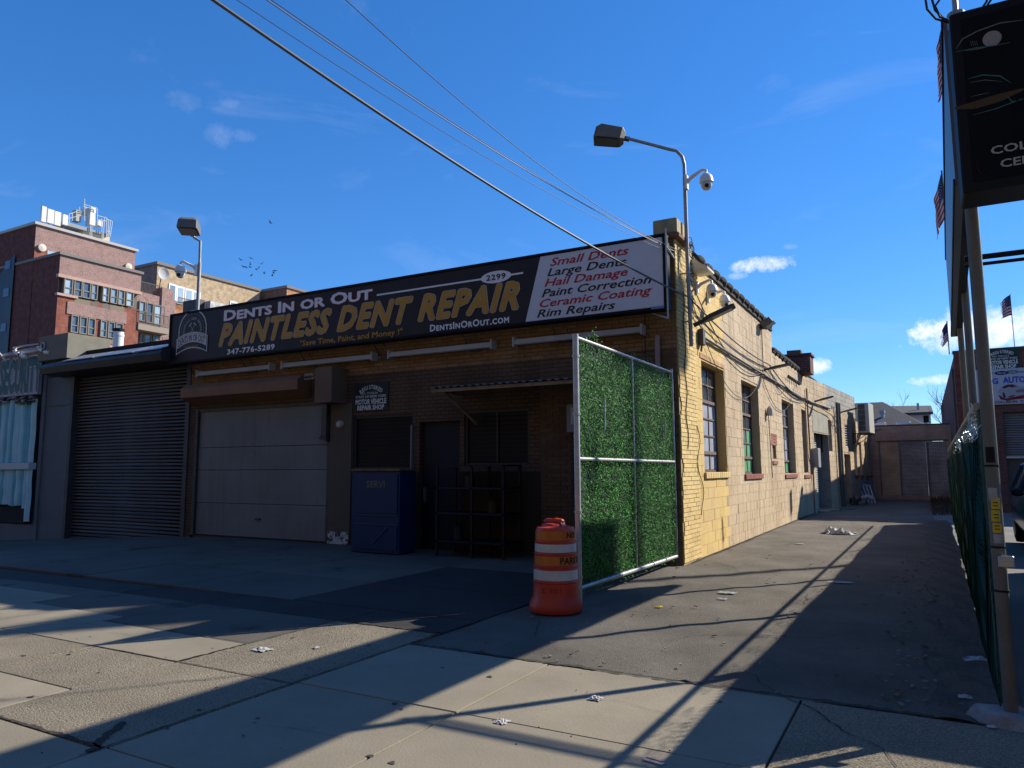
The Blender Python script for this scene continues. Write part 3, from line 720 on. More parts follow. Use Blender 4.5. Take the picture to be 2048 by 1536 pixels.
flat('white_panel', [(wp[0][0], zb), (wp[1][0], zb), (wp[2][0], zt), (wp[3][0], zt)], .0, sign_white)
def sgn(name, body, p0, p1, caph, mt, lift=.004, **k):
    a = q2(*p0); c = q2(*p1); m_ = MB(); lettering(m_, body, a[0], c[0], a[1], caph, SP, lift=lift, ext=.001, **k); return m_.build(name, mt, sign)
Z = lambda v: v
zq = lambda px, py: (px*.27344+840, py*.27344+440)
for s_, p0, p1, mt in (('Small Dents', (950, 337), (1528, 0), sign_red), ('Large Dents', (930, 412), (1512, 0), sign_black), ('Hail Damage', (910, 488), (1520, 0), sign_red),
                       ('Paint Correction', (890, 565), (1692, 0), sign_black), ('Ceramic Coating', (875, 640), (1697, 0), sign_red), ('Rim Repairs', (855, 714), (1428, 0), sign_black)):
    a = zq(*p0); e = zq(p1[0], p0[1]-(p1[0]-p0[0])*.145); sgn('lettering', s_, a, e, .137, mt, shear=.3, offset=.016, fit=.016)
# main lines
ch = .265
sgn('lettering', 'Dents In or Out', (447.4, 641.7), (744.6, 600), .235, sign_red, .003, offset=.062, fit=.034, small_caps=.82)
sgn('lettering', 'Dents In or Out', (447.4, 641.7), (744.6, 600), .235, sign_black, .0045, offset=.048, fit=.034, small_caps=.82)
sgn('lettering', 'Dents In or Out', (447.4, 641.7), (744.6, 600), .235, white_paint, .006, offset=.034, fit=.034, small_caps=.82)
for off, mt, lf in ((.058, white_paint, .003), (.050, sign_black, .0038), (.044, gold, .0045)):
    sgn('lettering', 'PAINTLESS DENT REPAIR', (437, 691.0), (1039, 640), .475, mt, lf, shear=.33, offset=off, fit=.044, space=1.12)
sgn('lettering', '347-776-5289', (454, 709), (549, 695), .115, white_paint, offset=.03, fit=.03, space=1.1)
sgn('lettering', '"Save Time, Paint, and Money !"', (599.5, 692), (805, 668), .115, gold, offset=.015, fit=.015)
sgn('lettering', 'DentsInOrOut.com', (859.7, 662.8), (1018, 640), .125, white_paint, offset=.03, fit=.03, small_caps=.78, space=1.1)
a = q2(753.3, 591.6); c = q2(1046, 543.9); zl = (a[1]+c[1])/2
flat('sign_line', [(a[0], zl-.017), (c[0], zl-.017), (c[0], zl+.017), (a[0], zl+.017)], .002, white_paint)
o_ = q2(991.7, 552.6); flat('number_oval', [(o_[0]+.33*math.cos(t*math.pi/20), zl+.115*math.sin(t*math.pi/20)) for t in range(40)], .0045, white_paint)
m_ = MB(); lettering(m_, '2299', o_[0]-.21, o_[0]+.21, zl-.05, .10, SP, lift=.008, ext=.001, offset=.03, space=1.15); m_.build('lettering', sign_black, sign)
a = q2(1303, 618); flat('maker_label', [(a[0], sz0+.012), (a[0]+.22, sz0+.012), (a[0]+.22, sz0+.055), (a[0], sz0+.055)], .024, M('label_blue', (.12, .25, .4)))
# badge
cx, cz = q2(384.5, 664); cz += .0
def arch(rw, top, bot, n=28): return [(cx+rw*math.cos(t), cz+.05+top*math.sin(t)) for t in [i*math.pi/n for i in range(n+1)]]+[(cx-rw*.97, cz+bot), (cx+rw*.97, cz+bot)]
bw_ = M('badge_white', (.6, .6, .6))
flat('badge', arch(.52, .50, -.30), .002, bw_); flat('badge', arch(.485, .465, -.30), .0045, sign_black)
for i in range(27):
    t = R(-22+i*(224/26)); flat('badge_stud', [(cx+.415*math.cos(t)+.012*math.cos(q*math.pi/3), cz+.05+.40*math.sin(t)+.012*math.sin(q*math.pi/3)) for q in range(6)], .007, M('stud_grey', (.3, .3, .3)))
m_ = MB(); arc_lettering(m_, 'PAINTLESS DENT REMOVAL', (cx, cz+.02), .285, R(-100), R(100), .062, SP, lift=.007, ext=.001, offset=.01); m_.build('lettering', M('letter_grey', (.42, .42, .42)), sign)
for sg in (1, -1):
    m_ = MB(); u = Vector((sg*.72, 1)).normalized(); c0 = Vector((cx, cz+.07))
    for (t0, t1, w) in ((-.17, .15, .007), (.13, .165, .03)):
        w2 = Vector((u.y, -u.x))*(w if w < .01 else .06); p0 = c0+u*t0; p1 = c0+u*t1
        m_.prism([SP(q.x, q.y, .007) for q in (p0-w2, p0+w2, p1+w2, p1-w2)], (0, -.002, 0))
    m_.build('badge_hammer', M('letter_grey', (.42, .42, .42)), sign)
def ribbon(rw, up, dn, y0): return [(cx+rw*(-1+2*i/12), cz+y0+up*(1-((i-6)/6)**2)) for i in range(13)]+[(cx+rw*(1-2*i/12), cz+y0-dn+up*(1-((i-6)/6)**2)) for i in range(13)]
flat('badge_ribbon', ribbon(.57, .13, .40, -.13), .009, bw_); flat('badge_ribbon', ribbon(.545, .13, .345, -.155), .0115, sign_black); flat('badge_ribbon', ribbon(.53, .13, .215, -.165), .014, bw_)
m_ = MB(); vs_tmp = MB(); lettering(vs_tmp, 'DENTS IN OR OUT', cx-.49, cx+.49, cz-.355, .165, lambda u, v, d: (u, v, d), lift=.017, ext=.001, offset=.008)
m_.v = [tuple(SP(u, v+.13*(1-((u-cx)/.53)**2), d)) for u, v, d in vs_tmp.v]; m_.f = vs_tmp.f; m_.m = vs_tmp.m; m_.r = vs_tmp.r; m_.build('lettering', sign_black, sign)
m_ = MB(); lettering(m_, 'BROOKLYN, NEW YORK', cx-.24, cx+.24, cz-.375, .04, SP, lift=.016, ext=.001); m_.build('lettering', gold, sign)
# brackets behind and below
for x in (-12.2, -10.3, -8.4, -6.3, -4.1, -2.2):
    b = MB(); b.tube([(x, YS+.1, sz0-.01), (x-.05, -.02, sz0-.22)], .012, 6); b.tube([(x+.25, YS+.1, sz0+.0), (x+.25, -.02, sz0-.3)], .01, 6); b.box(x-.02, x+.27, -.03, -.015, sz0-.34, sz0-.2); b.build('bracket', steel_dark, sign)
b = MB()
for p in (((sx1+.02, -.43, 5.5), (sx1+.02, -.43, 3.98)), ((sx1+.02, -.43, 3.99), (sx1-.35, -.10, 4.17))): b.tube(p, .016, 6)
b.tube([(sx1+.02, -.43, 5.2), (sx1+.02, .0, 5.1)], .016, 6)
b.build('end_bracket', M('angle_iron_pale', (.45, .45, .44), rough=.5), sign)

# ================================================================ small signs and fittings on the front
def registered_sign(x0, x1, z0, z1, y, number, label, green):
    t = thing('registered_shop_sign', label, 'sign', ((x0+x1)/2, y, z0)); P = front_P(y-.012); w = x1-x0; h = z1-z0; cxx = (x0+x1)/2
    b = MB(); b.bbox(x0, x1, y-.012, y, z0, z1, .006); b.build('plate', green, t)
    wht = M('reg_white', (.62, .66, .64), rough=.5)
    b = MB(); arc_lettering(b, 'REGISTERED', (cxx, z0+h*.05), h*.73, R(-38)*w/h/1.52, R(38)*w/h/1.52, h*.135, P, .86, lift=.002, ext=.001, offset=.014); b.build('lettering', wht, t)
    b = MB(); lettering(b, number, cxx-w*.3, cxx+w*.2, z0+h*.60, h*.075, P, lift=.002, ext=.001); b.build('lettering', wht, t)
    b = MB(); lettering(b, 'STATE OF NEW YORK', x0+w*.05, x1-w*.05, z0+h*.475, h*.085, P, lift=.002, ext=.001, offset=.012, fit=.012); b.build('lettering', wht, t)
    b = MB(); lettering(b, 'MOTOR VEHICLE', x0+w*.05, x1-w*.05, z0+h*.255, h*.17, P, lift=.002, ext=.001, offset=.03, fit=.03); b.build('lettering', wht, t)
    b = MB(); lettering(b, 'REPAIR SHOP', x0+w*.11, x1-w*.11, z0+h*.05, h*.16, P, lift=.002, ext=.001, offset=.03, fit=.03); b.build('lettering', wht, t)
    return t
registered_sign(-7.03, -6.11, 2.77, 3.37, -.015, 'NO. 7133526', 'dark registered motor vehicle repair shop plate on the brown wall left of the awning', M('reg_dark_green', (.01, .025, .028), rough=.5))
tube_m = M('lamp_housing', (.44, .42, .37), (.36, .34, .29), ns=3, rough=.5); tube_w = M('lamp_tube', (.6, .59, .54), rough=.3)
for k, (x0, x1) in enumerate(((-11.92, -9.42), (-9.03, -6.42), (-5.98, -3.52), (-3.04, -.56))):
    lab = ('fluorescent strip light under the sign, the one nearest the grey roller shutter', 'fluorescent strip light under the sign, above the brown motor box', 'fluorescent strip light under the sign, above the registered plate and shop window', 'fluorescent strip light under the sign, nearest the yellow brick corner')[k]
    t = thing('strip_light', lab, 'light fixture', ((x0+x1)/2, -.1, 3.82), 'strip lights under the shop sign')
    b = MB(); b.prism([(x0, -.02, 3.98), (x0, -.17, 3.95), (x0, -.22, 3.85), (x0, -.20, 3.84), (x0, -.15, 3.91), (x0, -.02, 3.93)], (x1-x0, 0, 0)); b.build('housing', tube_m, t)
    for xx in (x0, x1): b = MB(); b.box(xx-.015, xx+.015, -.22, -.02, 3.81, 3.99); b.build('end_plate', tube_m, t)
    for yy in (-.08, -.14):
        b = MB(); b.tube([(x0+.06, yy, 3.875), (x1-.06, yy, 3.875)], .019, 8); b.build('tube', tube_w, t)
# awning
aw = thing('corrugated_awning', 'thin corrugated metal awning over the dark shop window', 'awning', (-3.0, -.5, 3.0))
b = MB(); n = 74; x0, x1 = -4.42, -1.5
b.grid(lambda u, v: (x0+u*(x1-x0), -.0-v*.98, 3.16-v*.12+.014*math.sin(u*n*1.57)), n*2, 2); b.build('roofing', M('corrugated', (.35, .35, .33), (.25, .22, .2), ns=3, rough=.5, metal=.4), aw)
b = MB(); b.box(x0+.05, x1, -.93, -.89, 2.96, 3.02); b.box(x0+.1, x0+.14, -.9, -.0, 2.98, 3.03); b.build('frame', wood, aw)
b = MB(); b.obox(((x0+.35), -.45, 2.72), (.02, 0, 0), (0, .015, .015), (.12, .42, -.30)); b.build('strut', wood, aw)
# brown vertical downpipe right of the sign end, wires on the front
b = MB(); b.tube([(-.33, -.07, .05), (-.33, -.07, 3.72), (-.33, -.05, 3.78)], .045, 10); tag(smooth_by_angle(b.build('vent_pipe', M('pipe_pink_brown', (.30, .20, .17), rough=.5))), 'pinkish brown standpipe behind the green gate at the corner of the front', 'pipe')
b = MB(); b.tube([(-.55, -.03, 4.2), (-.56, -.03, 3.5), (-.52, -.03, 3.2), (-.60, -.03, 2.9)], .008, 5); tag(b.build('hanging_cable', wire_m), 'loose cable hanging down the front wall below the sign end', 'cable')
# meter box with an 8-like plate by the gate
t = thing('electric_meter_box', 'grey meter box with a pale plate on the wall just behind the gate post', 'meter box', (-1.95, -.08, 2.2))
a = pt(1133, 865, -.2); c = pt(1150, 808, -.2)
b = MB(); b.bbox(a.x, a.x+.42, -.2, -.012, a.z, c.z, .01); b.build('case', M('meter_grey', (.2, .22, .24), rough=.5), t)
b = MB(); b.box(a.x+.09, a.x+.38, -.208, -.2, a.z+.14, c.z-.06); b.build('plate', M('plate_pale', (.5, .52, .53)), t)
b = MB(); lettering(b, 'E', a.x+.14, a.x+.22, a.z+.20, .12, front_P(-.208), lift=.002, ext=.001, offset=.03); b.build('lettering', sign_black, t)
# --- blue cabinet and clutter in the dark bay
bl = M('cabinet_blue', (.005, .028, .10), (.004, .022, .075), ns=3, rough=.45, fine=.06, c3=(.15, .08, .05), s3=9, t3=.7)
t = thing('blue_cabinet', 'tall dark blue steel cabinet with rusty top standing in front of the shop window', 'cabinet', (-5.6, -.7, 0))
X0, X1 = -6.17, -5.02; yf = -1.0
b = MB(); b.bbox(X0, X1, yf, -.5, .0, 1.52, .012); b.build('body', bl, t)
b = MB(); b.bbox(X0-.02, X1+.02, yf-.03, -.48, 1.522, 1.57, .01); b.build('top', rust, t)
b = MB(); b.box(X0+.12, X1-.04, yf-.022, yf-.002, .74, 1.47); b.build('upper_panel', bl, t)
b = MB(); b.box(X0+.12, X1-.04, yf-.022, yf-.002, .08, .50); b.build('lower_panel', bl, t)
b = MB(); b.box(X0+.10, X1-.03, yf-.02, yf-.003, .70, .715); b.box(X0+.10, X1-.03, yf-.02, yf-.003, .53, .545); b.obox((X0+.72, yf-.03, .33), (.18, 0, .16), (0, .008, 0), (-.006, 0, .006)); b.build('edge_strips', M('cabinet_edge', (.04, .06, .13), rough=.4), t)
b = MB(); lettering(b, 'SERVI', X0+.38, X0+.82, 1.22, .12, front_P(yf-.022), lift=.002, ext=.001, offset=.03, fit=.03); b.build('lettering', M('letter_tan', (.16, .13, .10)), t)
t = thing('tool_rack', 'dark blue steel rack with clutter in the shaded bay by the entrance', 'rack', (-3.7, -.5, 0))
fr = M('rack_blue', (.003, .005, .012), rough=.5)
b = MB()
for x in (-4.35, -3.6, -2.95):
    for y in (-.8, -.2): b.box(x, x+.04, y, y+.04, 0, 1.62)
b.build('uprights', fr, t)
for z in (.25, .75, 1.2, 1.6):
    b = MB(); b.box(-4.35, -2.9, -.8, -.16, z, z+.03); b.build('shelf', fr, t)
for x, z, c, nm in ((-4.05, .28, 0, 'bottom'), (-3.3, .78, 1, 'middle'), (-3.8, 1.23, 2, 'upper')):
    b = MB(); b.lathe([(0, 0), (.1, 0), (.1, .2), (.06, .26), (0, .28)], (x, -.5, z), 10); tag(b.build('can', M('can_%d' % c, ((.012, .015, .025), (.03, .012, .01), (.02, .02, .02))[c], rough=.5)), 'dark can on the %s shelf of the tool rack' % nm, 'can')

# ================================================================ GREEN GATE
GX = -.10; gy0, gy1 = -3.93, -.02
gate = thing('chain_link_gate', 'open chain-link gate covered in artificial green leaves at the corner of the shop', 'gate', (GX, -2, 0))
pz_ = M('gate_pipe', (.50, .51, .52), (.38, .38, .38), ns=12, rough=.4, metal=.5)
def pipe(name, pts, r, mt=pz_, parent=gate, n=10): b = MB(); b.tube(pts, r, n); return smooth_by_angle(b.build(name, mt, parent), 50)
pipe('post', [(GX, gy0, .0), (GX, gy0, 3.17)], .038); pipe('post', [(GX, gy1-.05, .12), (GX, gy1-.05, 3.2)], .026)
pipe('rail', [(GX, gy0, 3.13), (GX, gy1-.05, 3.14)], .024); pipe('rail', [(GX, gy0, 1.67), (GX, gy1-.05, 1.66)], .024); pipe('rail', [(GX, gy0, .17), (GX, gy1-.05, .14)], .03)
pipe('middle_upright', [(GX, -1.98, .15), (GX, -1.98, 3.13)], .019)
for z in (.3, 1.05, 2.2, 2.9):
    b = MB(); b.tube([(GX, gy0, z-.015), (GX, gy0, z+.015)], .046, 12); b.build('clamp', steel, gate)
for y in (-3.3, -2.6, -1.3, -.7):
    b = MB(); b.tube([(GX, y, .155), (GX, y+.02, .155)], .037, 10); b.build('clamp', steel, gate)
# mesh wires (front of the leaves)
b = MB(); st = .055*1.4
def diag(b, y0, y1, z0, z1, step, x, r, jit=0.0):
    L_ = y1-y0; H_ = z1-z0; k = -H_
    while k < L_:
        for sg in (0, 1):
            a0 = max(0, -k); a1 = min(H_, L_-k)
            if a1-a0 > .03:
                if sg: p = (x+r, y0+k+a0, z0+a0); q = (x+r, y0+k+a1, z0+a1)
                else: p = (x-r, y1-(k+a0), z0+a0); q = (x-r, y1-(k+a1), z0+a1)
                b.tube([p, q], r, 3, False)
        k += step
diag(b, gy0+.03, gy1-.07, .18, 3.11, st, GX+.022, .0011); b.build('wire_mesh', M('mesh_wire', (.16, .17, .17), rough=.4, metal=.6), gate, kind='stuff')
leafm = M('leaf_green', (.028, .17, .02), (.075, .33, .045), ns=3.2, rough=.6, spec=.12, var=.6, fine=0)
b = MB(); rnd = random.Random(3)
for i in range(48000):
    y = rnd.uniform(gy0+.03, gy1-.06); z = rnd.uniform(.14, 3.1)
    if rnd.random() < .6 and z > 2.95: z += rnd.random()*.09*(1+math.sin(y*9)+math.sin(y*3.3))
    if z < .17: z -= rnd.random()*.06
    if y < -3.45 and .95 < z < 1.6 and rnd.random() < .55: continue
    x = GX-.035+rnd.random()*.045; a = rnd.uniform(0, 6.28); L_ = rnd.uniform(.014, .042); w = rnd.uniform(.003, .008); e = rnd.uniform(.1, 1.3)
    d = Vector((math.sin(e)*.8, math.cos(e)*math.cos(a), math.cos(e)*math.sin(a)))*L_; s = Vector((rnd.uniform(-.4, .4), -math.sin(a), math.cos(a)))*w
    b.cr = rnd.random(); p = Vector((x, y, z)); n_ = b.V(p-s, p+d*.5-s*1.2, p+d, p+s); b.F(n_, n_+1, n_+2, n_+3)
b.build('leaves', leafm, gate, kind='stuff')
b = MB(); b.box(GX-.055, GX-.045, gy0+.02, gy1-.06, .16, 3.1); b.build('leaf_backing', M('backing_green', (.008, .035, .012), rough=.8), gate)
for y, z0, z1 in ((-3.13, 2.05, 2.45), (-.62, 2.0, 2.33)):
    b = MB(); b.tube([(GX+.03, y, z0), (GX+.035, y+.005, z1)], .012, 6); b.build('white_strip', M('chalk', (.45, .5, .46)), gate)
# ================================================================ TRAFFIC DRUM
cx_, cy_ = -.17, -4.40
drum = thing('traffic_drum', 'orange and white striped traffic drum stencilled No Parking beside the green gate', 'traffic drum', (cx_, cy_, 0))
prof = [(.0, .0), (.335, .0), (.345, .03), (.335, .10), (.300, .155), (.298, .17), (.29, .19), (.288, .335), (.296, .345), (.296, .355), (.282, .365), (.28, .50), (.276, .51), (.286, .52), (.286, .53), (.272, .54), (.27, .66), (.278, .67), (.278, .68), (.264, .69), (.262, .80), (.268, .81), (.268, .82), (.255, .83), (.252, .955), (.235, .985), (.17, 1.0), (.0, 1.0)]
b = MB(); b.lathe(prof, (cx_, cy_, 0), 48)
orange = M('drum_orange', (.50, .045, .018), (.38, .032, .014), ns=4, rough=.42, fine=.05, c3=(.18, .05, .03), s3=6, t3=.6, spec=.4)
smooth_by_angle(b.build('barrel', orange, drum), 35)
refl = M('drum_white', (.56, .57, .53), (.42, .42, .39), ns=6, rough=.35, fine=.05, c3=(.2, .19, .17), s3=9, t3=.7); refo = M('drum_amber', (.52, .15, .02), (.42, .11, .015), ns=9, rough=.3)
def band(z0, z1, r0, r1, mt, a0=0, a1=360):
    b = MB(); b.grid(lambda u, v: (cx_+(r0+(r1-r0)*v)*math.cos(R(a0+(a1-a0)*u)), cy_+(r0+(r1-r0)*v)*math.sin(R(a0+(a1-a0)*u)), z0+(z1-z0)*v), 64, 1); o = b.build('band', mt, drum); o.data.shade_smooth()
band(.84, .945, .2565, .2545, refo); band(.70, .795, .2655, .264, refl); band(.55, .655, .273, .2725, refo); band(.375, .49, .2835, .2825, refl)
b = MB(); b.grid(lambda u, v: (cx_+.12*(1-2*u)*1.05, cy_+.012*math.sin(u*3)+(.035-.07*v)*(1.6-math.sin(u*math.pi)*.5), 1.0+.09*math.sin(math.pi*u)**.45), 12, 2)
b.grid(lambda u, v: (cx_+.12*(1-2*u)*1.0, cy_+(.035-.07*v), .985+.06*math.sin(math.pi*u)**.45), 12, 2)
b.lathe([(.0, .99), (.16, .99), (.14, 1.025), (.10, 1.035), (0, 1.035)], (cx_-.03, cy_, 0), 20); b.bbox(cx_-.15, cx_+.12, cy_-.045, cy_+.045, 1.02, 1.085, .02); smooth_by_angle(b.build('handle', orange, drum), 50)
def drum_text(body, a0, a1, z, cap, r, mt, **k):
    b = MB(); lettering(b, body, R(a0), R(a1), z, cap, lambda u, v, d: (cx_+(r+d)*math.cos(u), cy_+(r+d)*math.sin(u), v), ext=.0008, lift=.002, **k); b.build('lettering', mt, drum)
va = math.degrees(math.atan2(CAM.y-cy_, CAM.x-cx_))
drum.scale = (.87, .87, .92)
drum_text('NO', va+34, va+72, .865, .065, .2565, sign_black, offset=.02, fit=.02); drum_text('PARKING', va+12, va+112, .565, .078, .2735, sign_black, offset=.02, fit=.02)
drum_text('E 901', va-34, va+12, .235, .06, .291, M('faint_black', (.33, .03, .014)), offset=.0)
# ================================================================ STREET-SIDE LIGHT POLES AND CAMERAS
paintg = M('pole_grey', (.34, .36, .36), (.24, .25, .25), ns=9, rough=.5, metal=.3, fine=.1); headm = M('lamp_head', (.17, .155, .13), (.13, .12, .10), ns=5, rough=.5)
lens = M('lamp_lens', (.05, .055, .05), (.09, .09, .08), ns=14, rough=.15, spec=.6, fine=0)
def ptz(name, label, base, arm, group=None, s=1.0, face=(0, -1)):
    """white dome camera hanging from a bracket arm"""
    B = Vector(base); A = Vector(arm)*s; t = thing(name, label, 'security camera', B, group); E_ = B+A
    b = MB(); b.tube([B, B+A*.25+Vector((0, 0, .05*s)), B+A*.85+Vector((0, 0, .10*s)), E_+Vector((0, 0, .07*s)), E_], .028*s, 8, taper=[1.3, 1.1, .9, .8, .8]); o = b.build('arm', white_plastic, t); smooth_by_angle(o, 60)
    b = MB(); b.obox(B, (.02*s, 0, 0), (0, .045*s, 0), (0, 0, .11*s)); b.build('bracket', white_plastic, t)
    b = MB(); b.lathe([(0, .02), (.05, .015), (.085, -.02), (.10, -.07), (.105, -.12), (.095, -.13), (.0, -.13)], (0, 0, 0), 20); b.v = [(x*s+E_.x, y*s+E_.y, z*s+E_.z) for x, y, z in b.v]; smooth_by_angle(b.build('housing', white_plastic, t), 50)
    b = MB(); b.lathe([(.0, -.13), (.082, -.13), (.084, -.16), (.07, -.205), (.04, -.235), (0, -.243)], (0, 0, 0), 20); b.v = [(x*s+E_.x, y*s+E_.y, z*s+E_.z) for x, y, z in b.v]; smooth_by_angle(b.build('ball', M('ball_grey', (.55, .55, .54), rough=.3), t), 60)
    b = MB(); d = Vector((face[0], face[1], -.35)).normalized()*.062*s; c0 = E_+Vector((0, 0, -.17*s)); b.tube([c0, c0+d, c0+d*1.45], .032*s, 12); b.build('lens', M('lens_black', (.01, .01, .012), rough=.15), t)
    return t
def flood(t, tip, fwd, s, down=.35):
    """box-shaped area light: tapered housing with a glass lens underneath"""
    F_ = Vector(fwd).normalized(); U = (Vector((0, 0, 1))-F_*F_.z).normalized()*1.0; U = (U+F_*down*0).normalized(); W_ = F_.cross(U)
    def rg(d, w, h0, h1): return [tuple(tip+F_*d*s+W_*x*s+U*y*s) for x, y in ((-w, h0), (w, h0), (w*.93, h1*.75), (w*.6, h1), (-w*.6, h1), (-w*.93, h1*.75))]
    b = MB(); b.loft([rg(0, .12, -.05, .08), rg(.06, .19, -.09, .14), rg(.42, .20, -.13, .13), rg(.50, .19, -.15, .04)]); o = b.build('head', headm, t)
    b = MB(); p = [tip+F_*.09*s+W_*x+U*(-.105*s) for x in (-.16*s, .16*s)]+[tip+F_*.46*s+W_*x+U*(-.152*s) for x in (.16*s, -.16*s)]; b.prism(p, tuple(U*(-.008*s))); b.build('lens', lens, t)
    b = MB(); b.obox(tip-F_*.03*s, F_*.06*s, W_*.035*s, U*.03*s); b.build('knuckle', steel_dark, t)
# corner pole
px_, py__ = .12, .32
lp = thing('light_pole', 'tall grey pipe pole with box floodlight, strapped to the yellow brick corner', 'light pole', (px_, py__, 3.6))
pipe('pole', [(px_+.02, py__, 3.62), (px_, py__, 5.2), (px_, py__, 6.62)], .034, paintg, lp)
tipE = on_front(1252, 276, .1)
e1 = on_front(1340, 299, .25); pipe('arm', [(px_, py__, 6.60), (px_, py__, 6.85), (px_-.03, py__-.01, 7.0), (px_-.12, py__-.03, 7.12), (e1.x, .25, e1.z), ((e1.x+tipE.x)/2, .17, (e1.z+tipE.z)/2), tuple(tipE)], .030, paintg, lp)
flood(lp, Vector(tipE)-Vector((.03, 0, 0)), (-.90, -.36, .26), 1.06)
for z in (4.05, 4.9, 5.35):
    b = MB(); b.tube([(px_, py__, z-.012), (px_, py__, z+.012)], .042, 12); b.box(0, px_, py__-.02, py__+.02, z-.01, z+.01); b.build('strap', steel, lp)
ptz('dome_camera', 'white dome camera on a bracket high on the corner light pole', (px_+.03, py__, 6.52), (.30, .0, .06), 'dome cameras of the shop', 1.15, (.3, -1))
# far-left pole
qx, qy = -12.6, .25
lp2 = thing('light_pole', 'light pole with a dark box head rising behind the left end of the shop sign', 'light pole', (qx, qy, 4.6))
a = on_front(403, 525, qy); c = on_front(402, 483, qy); d = on_front(394, 477, qy)
pipe('pole', [(qx, qy, 4.6), (qx, qy, a.z)], .045, paintg, lp2); pipe('arm', [(qx, qy, a.z-.05), (qx-.01, qy, (a.z+c.z)/2), (c.x, qy-.02, c.z), (d.x, qy-.08, d.z), (d.x-.0, qy-.14, d.z+.08)], .034, paintg, lp2)
flood(lp2, Vector((d.x-.02, qy-.14, d.z+.10)), (.62, -.72, .22), 1.22)
ptz('dome_camera', 'white dome camera on the light pole behind the left end of the sign', (qx-.04, qy-.03, a.z-.2), (-.25, -.18, .08), 'dome cameras of the shop', 1.35, (.6, -1))
# cameras by the corner
ptz('dome_camera', 'front one of two white dome cameras on the side wall below the coping', (.03, 1.25, 4.86), (.26, .02, .02), 'dome cameras of the shop', 1.0, (.4, -1))
ptz('dome_camera', 'rear one of two white dome cameras on the side wall below the coping', (.03, 2.05, 4.84), (.30, .02, .0), 'dome cameras of the shop', 1.0, (.7, -1))
b = MB(); b.prism([(.02, .95, 5.10), (.02, 1.45, 5.10), (.3, 1.45, 5.12), (.3, .95, 5.12)], (0, 0, .04)); b.prism([(.02, .97, 5.14), (.30, .97, 5.15), (.02, .97, 5.34)], (0, .46, 0)); tag(b.build('wall_pack_light', M('pack_cream', (.6, .58, .5), rough=.5)), 'wedge-shaped wall light under the coping beside the corner light pole', 'wall light')
# LED area lights on the side wall
def led(base, d, label, s=1.0, out=.6):
    B = Vector(base); t = thing('area_light', label, 'wall light', B, 'slim area lights on the side wall'); F_ = (Vector(d)).normalized(); W_ = F_.cross(Vector((0, 0, 1))).normalized(); U = W_.cross(F_)
    b = MB(); b.tube([B, B+F_*.16*s, B+F_*.24*s], .028*s, 8, taper=[1.3, 1, .7]); b.build('arm', steel_dark, t)
    b = MB()
    def rg(q, w, h): return [tuple(B+F_*q*s+W_*x*s+U*y*s) for x, y in ((-w, -h), (w, -h), (w*.9, h), (-w*.9, h))]
    b.loft([rg(.16, .05, .03), rg(.28, .12, .03), rg(.62, .14, .02), rg(.66, .12, .012)]); b.build('head', M('led_grey', (.06, .06, .06), rough=.5), t)
    b = MB(); p = [B+F_*a_*s+W_*x*s-U*.032*s for a_, x in ((.30, -.08), (.60, -.09), (.60, .09), (.30, .08))]; b.prism(p, tuple(-U*.004)); b.build('diffuser', M('led_diffuser', (.35, .36, .36), rough=.3), t)
led((.13, .55, 4.02), (1, .12, .42), 'slim dark area light clamped to the foot of the corner light pole', 1.15)
led((.02, 7.5, 4.06), (1, .1, .18), 'slim area light between the second and third side windows', .95)
for px, pyy, lab in ((1628, 803, 'slim area light above the roller-shutter recess in the alley'), (1680, 825, 'slim area light beside the drainpipes before the air conditioner'), (1724, 852, 'slim area light just past the air conditioner'), (1733, 866, 'farthest slim area light, near the end of the tan wall')):
    s_, z_ = on_bend(px, pyy); p = T2(.02, s_, z_); led(p, (1, .1, .26), lab, 1.0)
# floodlight on the parapet
t = thing('parapet_floodlight', 'black floodlight on the parapet corner above the second window', 'floodlight', (.02, 7.4, 5.2))
b = MB(); b.obox((.18, 7.4, 5.24), (.12, 0, .07), (0, .17, 0), (-.05, 0, .07)); b.build('head', headm, t)
b = MB(); b.obox((.26, 7.4, 5.20), (.10, 0, .065), (0, .15, 0), (.012, 0, -.014)); b.build('lens', M('flood_lens', (.5, .5, .42), rough=.3), t)
b = MB(); b.box(.0, .1, 7.36, 7.44, 5.1, 5.25); b.tube([(.03, 7.4, 5.15), (.03, 7.4, 4.1)], .012, 6); b.build('bracket', steel_dark, t)

# conduits and loose cables on the side wall
def cable(label, pts, r=.008, mt=wire_m, n=5, cat='cable', name='wall_cable', group=None, rad=None):
    b = MB(); b.tube(pts, r, n); return tag(b.build(name, mt), label, cat, group)
def sag(p, q, s, n=14):
    p, q = Vector(p), Vector(q); return [p.lerp(q, i/n)-Vector((0, 0, 4*s*(i/n)*(1-i/n))) for i in range(n+1)]
cd = on_side(1403, 672, .04); ce = T2(.05, S(1626), SZ(1626, 788))
b = MB(); b.tube([(.045, cd.y, cd.z), (.045, 6, cd.z-.05), (.045, Y1, cd.z-.1)], .028, 8); b.tube([(.045, Y1, cd.z-.1), T2(.05, 4, cd.z-.12)], .028, 8)
tag(b.build('conduit', steel_dark, kind=None), 'long dark conduit running along the side wall above the windows', 'conduit')
b = MB(); b.bbox(.01, .10, cd.y-.12, cd.y+.05, cd.z-.18, cd.z+.12, .01); b.tube([(.06, cd.y-.04, cd.z-.1), (.05, cd.y-.1, cd.z-.3)], .02, 6); tag(b.build('junction_box', steel_dark), 'small dark junction box where the long conduit starts', 'junction box')
cable('slack black cable looping down past the first side window', sag((.05, .7, 4.9), (.05, 6.9, 3.9), .55), .011)
cable('thin cable sagging between the corner pole and the second window', sag((.05, .8, 4.5), (.04, 7.3, 4.0), 1.15), .007)
